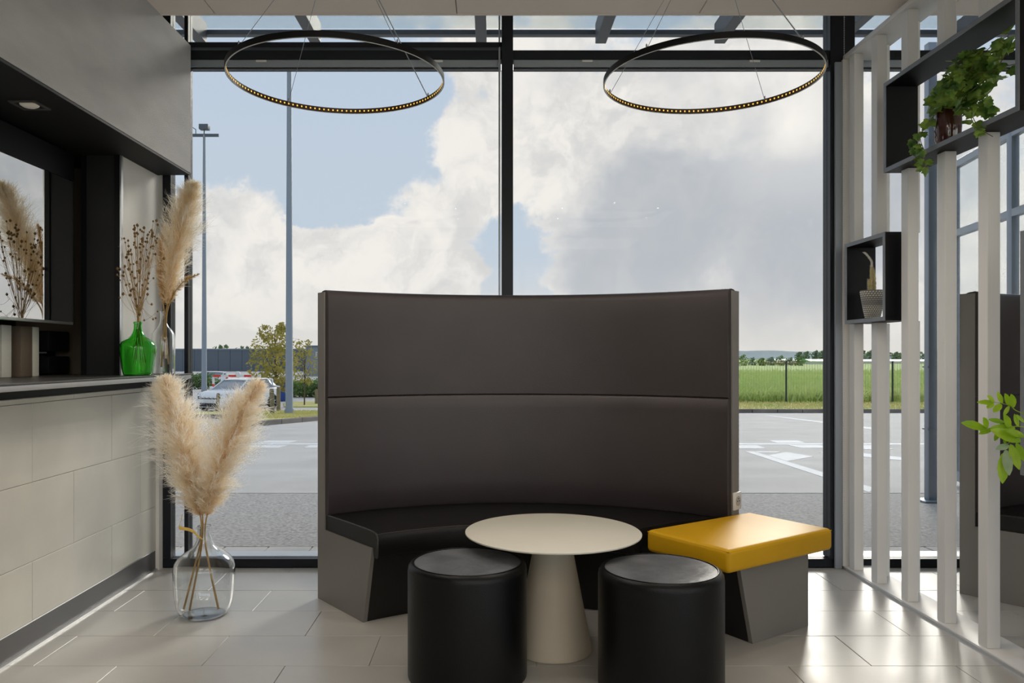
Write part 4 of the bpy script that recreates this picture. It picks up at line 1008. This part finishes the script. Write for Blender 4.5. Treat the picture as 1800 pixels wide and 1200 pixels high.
c2_.location = ((362 - CXP) * dc2 / FPX, dc2, ZG - .25); c2_.rotation_euler = (0, 0, R(190))

# height barrier in red and white
hb_ = thing('height_barrier', 'red and white striped height barrier behind the car', 'barrier', P(375, 700, 45))
d = 45; zb = 1.2 - (660.5 - 626) * d / FPX; xa = (375 - CXP) * d / FPX; xb = (470 - CXP) * d / FPX
for i in range(7):
    a = xa + (xb - xa) * i / 7; b = xa + (xb - xa) * (i + 1) / 7
    if i >= 3: m_ = 'plastic'
    MB().box(a, b, d - .05, d + .05, zb - .06, zb + .06).build('bar_section', M['red'] if i % 2 == 0 and i < 5 else M['plastic'], hb_)
for k_, (z0, z1) in enumerate([(ZG, ZG + .35), (ZG + .35, ZG + .7), (ZG + .7, zb - .06)]):
    MB().box(xa - .05, xa + .05, d - .05, d + .05, z0, z1).build('upright', M['red'] if k_ == 1 else M['plastic'], hb_)
    MB().box(xb - .05, xb + .05, d - .05, d + .05, z0, z1).build('upright', M['red'] if k_ == 1 else M['plastic'], hb_)
gl = P(418, 658, 48); t = thing('globe_lamp', 'small pale globe lamp on a post behind the height barrier', 'lamp', (gl.x, gl.y, ZG))
MB().lathe(gl, [(0, -.2), (.12, -.17), (.17, -.02), (.15, .1), (.08, .18), (0, .2)], 14).build('globe', M['plastic'], t, smooth=True)
MB().tube([(gl.x, gl.y, ZG), (gl.x, gl.y, gl.z - .18)], .04, 8).build('post', M['mast'], t)
bp_ = P(497, 672, 40); t = thing('recycling_bin', 'blue bin standing behind the car near the mast', 'bin', (bp_.x, bp_.y, ZG))
MB().hexa([(bp_.x - .3, 39.7, ZG), (bp_.x + .3, 39.7, ZG), (bp_.x + .3, 40.3, ZG), (bp_.x - .3, 40.3, ZG), (bp_.x - .38, 39.65, bp_.z), (bp_.x + .38, 39.65, bp_.z), (bp_.x + .38, 40.35, bp_.z), (bp_.x - .38, 40.35, bp_.z)]).build('body', M['blue'], t, bevel=.03)
MB().box(bp_.x - .42, bp_.x + .42, 39.6, 40.4, bp_.z, bp_.z + .1).build('lid', M['blue'], t, bevel=.03)

# foliage
def leaf_cloud(name, centres, n, size, mat, parent):
    nc = len(centres); ci = rng.integers(0, nc, n); c_ = np.array([c[:3] for c in centres])[ci]; r_ = np.array([c[3] for c in centres])[ci]
    v = rng.normal(size=(n, 3)); v /= np.linalg.norm(v, axis=1)[:, None]; p = c_ + v * (r_ * rng.uniform(.35, 1, n) ** .5)[:, None]
    a = rng.normal(size=(n, 3)); a /= np.linalg.norm(a, axis=1)[:, None]; b = np.cross(a, rng.normal(size=(n, 3))); b /= np.linalg.norm(b, axis=1)[:, None]
    s = (size * rng.uniform(.6, 1.3, n))[:, None]
    V_ = np.stack([p - a * s, p + b * s * .5, p + a * s, p - b * s * .5], 1).reshape(-1, 3)
    return mesh_np(name, V_, np.arange(n * 4).reshape(-1, 4), mat, parent)
def tree(label, base, h, w, n, size, mat, group=None, crown0=.25, name='tree', clumps=14, trunk=.05):
    o = thing(name, label, 'tree', base, group); b = Vector(base)
    tr = MB().tube([b - Vector((0, 0, .1)), b + Vector((w * .02, 0, h * .5)), b + Vector((-w * .02, 0, h * .92))], [trunk, trunk * .7, trunk * .2], 7)
    cs = []
    for i in range(clumps):
        u = (i + .5) / clumps; z = h * (crown0 + (1 - crown0) * u); rr = w / 2 * math.sin(math.pi * (.12 + .80 * u)) ** .8; a = i * 2.4
        q = Vector((b.x + rr * .62 * math.cos(a), b.y + rr * .62 * math.sin(a), b.z + z)); cs.append((q.x, q.y, q.z, max(.12 * w, rr * .55)))
        tr.tube([b + Vector((0, 0, h * (crown0 * .8 + .5 * u * (1 - crown0)))), q], [trunk * .4, trunk * .1], 4)
    tr.build('trunk', M['bark'], o); leaf_cloud('crown', cs, n, size, mat, o); return o
dT = 38
tree('yellow green young tree behind the near mast', (P(484, 690, dT).x, dT, ZG), 3.75, 2.6, 2600, .085, M['tree_y'], crown0=.22, trunk=.06)
tree('slim yellow sapling right of the near mast', (P(535, 700, 36).x, 36, ZG), 3.0, 1.35, 700, .06, M['tree_y'], crown0=.35, trunk=.035)
def hedge(label, x0, x1, y, h, d, n):
    a, b = (x0 - CXP) * d / FPX, (x1 - CXP) * d / FPX; o = thing('hedge', label, 'hedge', ((a + b) / 2, d, ZG))
    cs = [(a + (b - a) * (i + .5) / 14, d + .3 * (-1) ** i, ZG + h * (.45 + .1 * (i % 2)), h * .55) for i in range(14)]
    leaf_cloud('foliage', cs, n, .09, M['tree_g'], o)
    st_ = MB()
    for c_ in cs: st_.tube([(c_[0], c_[1], ZG), (c_[0], c_[1], c_[2])], .03, 5)
    st_.build('stems', M['bark'], o)
hedge('low green hedge left of the white car', 325, 375, 690, 1.1, 55, 1500)
hedge('low green hedge between mast and bench', 500, 575, 690, .95, 44, 2600)

# warehouses
dW = 120; xa, xb = (300 - CXP) * dW / FPX, (760 - CXP) * dW / FPX; zt = 1.2 + (626 - 612.5) * dW / FPX
wh = thing('warehouse', 'long low slate grey warehouse behind the car park', 'building', ((xa + xb) / 2, dW, ZG))
nP = 22
for i in range(nP):
    a = xa + (xb - xa) * i / nP; b = xa + (xb - xa) * (i + 1) / nP
    MB().box(a + .02, b - .02, dW, dW + 20, ZG - .1, zt - .2).build('cladding_panel', M['clad'], wh)
MB().box(xa - .1, xb + .1, dW - .1, dW + 20.1, zt - .2, zt).build('roof_edge', M['clad2'], wh)
MB().box(xa, xb, dW + .1, dW + 19.9, ZG - .1, zt - .21).build('core', M['clad'], wh)
dO = 90; xa, xb = (537 - CXP) * dO / FPX, (640 - CXP) * dO / FPX; zt = 1.2 + (626 - 607) * dO / FPX
of = thing('office_block', 'pale grey flat roofed office beside the bench left edge', 'building', ((xa + xb) / 2, dO, ZG))
MB().box(xa, xb, dO, dO + 10, ZG - .1, zt - .15).build('wall', M['clad2'], of)
MB().box(xa - .1, xb + .1, dO - .1, dO + 10.1, zt - .15, zt).build('roof_edge', M['clad'], of)
for i in range(3):
    a = xa + 1.2 + i * 1.9; w_ = MB().box(a, a + 1.1, dO - .06, dO + .02, zt - 1.5, zt - .75).build('window', M['plastic'], of)
    MB().box(a + .1, a + 1.0, dO - .08, dO - .055, zt - 1.42, zt - .83).build('pane', M['car_glass'], w_)
for i, (x, h) in enumerate([(385, 608), (395, 607), (423, 609.5), (432, 610)]):
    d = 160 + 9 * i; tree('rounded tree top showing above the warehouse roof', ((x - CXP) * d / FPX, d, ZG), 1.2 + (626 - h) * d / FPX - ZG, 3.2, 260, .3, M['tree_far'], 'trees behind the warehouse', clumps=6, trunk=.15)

# distance on the right: hill, trees, sheds, sign
hv = []; hf = []; nx, ny = 40, 8
for j in range(ny + 1):
    for i in range(nx + 1):
        u, v = i / nx, j / ny; x = 150 + 560 * u; yy = 700 + 300 * v
        hx = max(0, 1 - ((x - 275) / 190) ** 2) * 9 + 4 * math.exp(-((x - 520) / 60) ** 2)
        hv.append((x, yy, ZG - .5 + hx * math.sin(math.pi * min(1, v * 1.0)) + .4 * math.sin(x * .13)))
for j in range(ny):
    for i in range(nx): hf.append((j * (nx + 1) + i, j * (nx + 1) + i + 1, (j + 1) * (nx + 1) + i + 1, (j + 1) * (nx + 1) + i))
struct(MB().add(hv, hf).build('hills', M['hill'], smooth=True))
for i in range(7):
    x = 1306 + i * 16.5; d = 190 + 7 * (i % 2); hh = 1.9 + rp.uniform(-.5, .7)
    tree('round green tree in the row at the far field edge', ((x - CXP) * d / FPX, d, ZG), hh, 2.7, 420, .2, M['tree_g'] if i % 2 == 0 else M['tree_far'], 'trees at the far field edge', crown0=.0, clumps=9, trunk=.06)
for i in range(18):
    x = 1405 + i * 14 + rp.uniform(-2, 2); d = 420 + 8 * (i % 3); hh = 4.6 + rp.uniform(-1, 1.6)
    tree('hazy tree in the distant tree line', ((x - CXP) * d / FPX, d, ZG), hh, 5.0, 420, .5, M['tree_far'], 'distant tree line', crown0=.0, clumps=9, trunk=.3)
def shed(label, x0, x1, yt, yb, d, wall, roof, name='shed'):
    a, b = (x0 - CXP) * d / FPX, (x1 - CXP) * d / FPX; z1 = 1.2 + (626 - yt) * d / FPX; z0 = ZG
    o = thing(name, label, 'building', ((a + b) / 2, d, ZG)); zr = z0 + (z1 - z0) * .62
    MB().box(a, b, d, d + 8, z0, zr).build('wall', M[wall], o)
    MB().hexa([(a - .3, d - .3, zr), (b + .3, d - .3, zr), (b + .3, d + 8.3, zr), (a - .3, d + 8.3, zr), (a - .1, d + 3.6, z1), (b + .1, d + 3.6, z1), (b + .1, d + 4.4, z1), (a - .1, d + 4.4, z1)]).build('roof', M[roof], o)
    return o
shed('low dark blue shed in the field distance', 1364, 1408, 630.5, 640, 230, 'clad', 'blue')
shed('terracotta roofed low shed in front of the blue one', 1350, 1404, 635.5, 641, 215, 'orange', 'orange')
shed('green roofed shed near the right mullion', 1424, 1455, 631, 640, 225, 'plastic', 'tarp')
shed('long pale greenhouse seen between the screen posts', 1462, 1700, 631.5, 640, 240, 'plastic', 'plastic', 'greenhouse_shed')
sg = P(1458, 624, 150); t = thing('roadside_sign', 'blue rectangular sign board far off by the right mullion', 'sign', (sg.x, 150, ZG))
MB().box(sg.x - .75, sg.x + .75, 149.95, 150.05, sg.z - .45, sg.z + .5).build('board', M['sign_blue'], t)
for s in (-.5, .5): MB().box(sg.x + s - .06, sg.x + s + .06, 150.06, 150.16, ZG, sg.z + .4).build('leg', M['mast'], t)

# canopy outside: rafters, purlin, clear sheet
cn = thing('canopy', 'grey metal canopy of rafters and clear sheet above the window outside', 'canopy', (0, WY + .5, 3.8))
for xr in (-2.41, -1.458, -.076, .92, 1.913, 2.9, 3.9, 4.9):
    MB().box(xr - .045, xr + .045, WY + .5, 6.5, 3.807, 3.975).build('rafter', M['rafter'] if 'rafter' in M else M.setdefault('rafter', pmat('grey_steel_rafter', (.10, .105, .115), .5)), cn, bevel=.004, seg=1)
MB().box(-3.4, 6, 6.5, 6.56, 3.885, 3.925).build('purlin', M['rafter'], cn)
MB().box(-3.4, 6, WY + .5, 6.6, 3.978, 3.99).build('roof_sheet', M['pane_canopy'], cn)
t = thing('canopy_post', 'blue grey steel post standing outside behind the slat screen', 'post', (3.9, 6.9, gz(6.9)))
MB().box(3.862, 3.938, 6.862, 6.938, gz(6.9), 3.97).build('shaft', M['alu_grey'], t, bevel=.006)
MB().box(3.80, 4.0, 6.80, 7.0, gz(6.9), gz(6.9) + .02).build('base_plate', M['mast'], t, bevel=.003)
for z in (.55, 1.1): MB().box(3.85, 3.95, 6.855, 6.945, z, z + .012).build('collar', M['alu_grey'], t)

# glazed entrance lobby outside on the right
lo = thing('entrance_lobby', 'grey aluminium glazed entrance lobby outside at the far right', 'glazed lobby', (4.62, 6.8, gz(6.5)))
lp = [(4.80, 8.05), (4.61, 6.87), (4.43, 5.75), (4.27, 4.95)]
z0 = gz(6.5)
for x, y in lp: MB().box(x - .035, x + .035, y - .035, y + .035, z0, 3.2).build('upright', M['alu_grey'], lo, bevel=.004)
for (xa, ya), (xb, yb) in zip(lp, lp[1:]):
    a, b = Vector((xa, ya, 0)), Vector((xb, yb, 0)); dv = (b - a).normalized(); sd = Vector((-dv.y, dv.x, 0)) * .03; a2, b2_ = a + dv * .036, b - dv * .036
    for zlo, zhi in ((z0, z0 + .1), (2.425, 2.495), (3.13, 3.2)):
        MB().hexa([a2 - sd + up_ * zlo, b2_ - sd + up_ * zlo, b2_ + sd + up_ * zlo, a2 + sd + up_ * zlo, a2 - sd + up_ * zhi, b2_ - sd + up_ * zhi, b2_ + sd + up_ * zhi, a2 + sd + up_ * zhi]).build('rail', M['alu_grey'], lo, bevel=.003, seg=1)
    for zlo, zhi in ((z0 + .1, 2.425), (2.495, 3.13)):
        s2 = sd * .12
        MB().hexa([a2 - s2 + up_ * zlo, b2_ - s2 + up_ * zlo, b2_ + s2 + up_ * zlo, a2 + s2 + up_ * zlo, a2 - s2 + up_ * zhi, b2_ - s2 + up_ * zhi, b2_ + s2 + up_ * zhi, a2 + s2 + up_ * zhi]).build('pane', M['pane_clear'], lo)
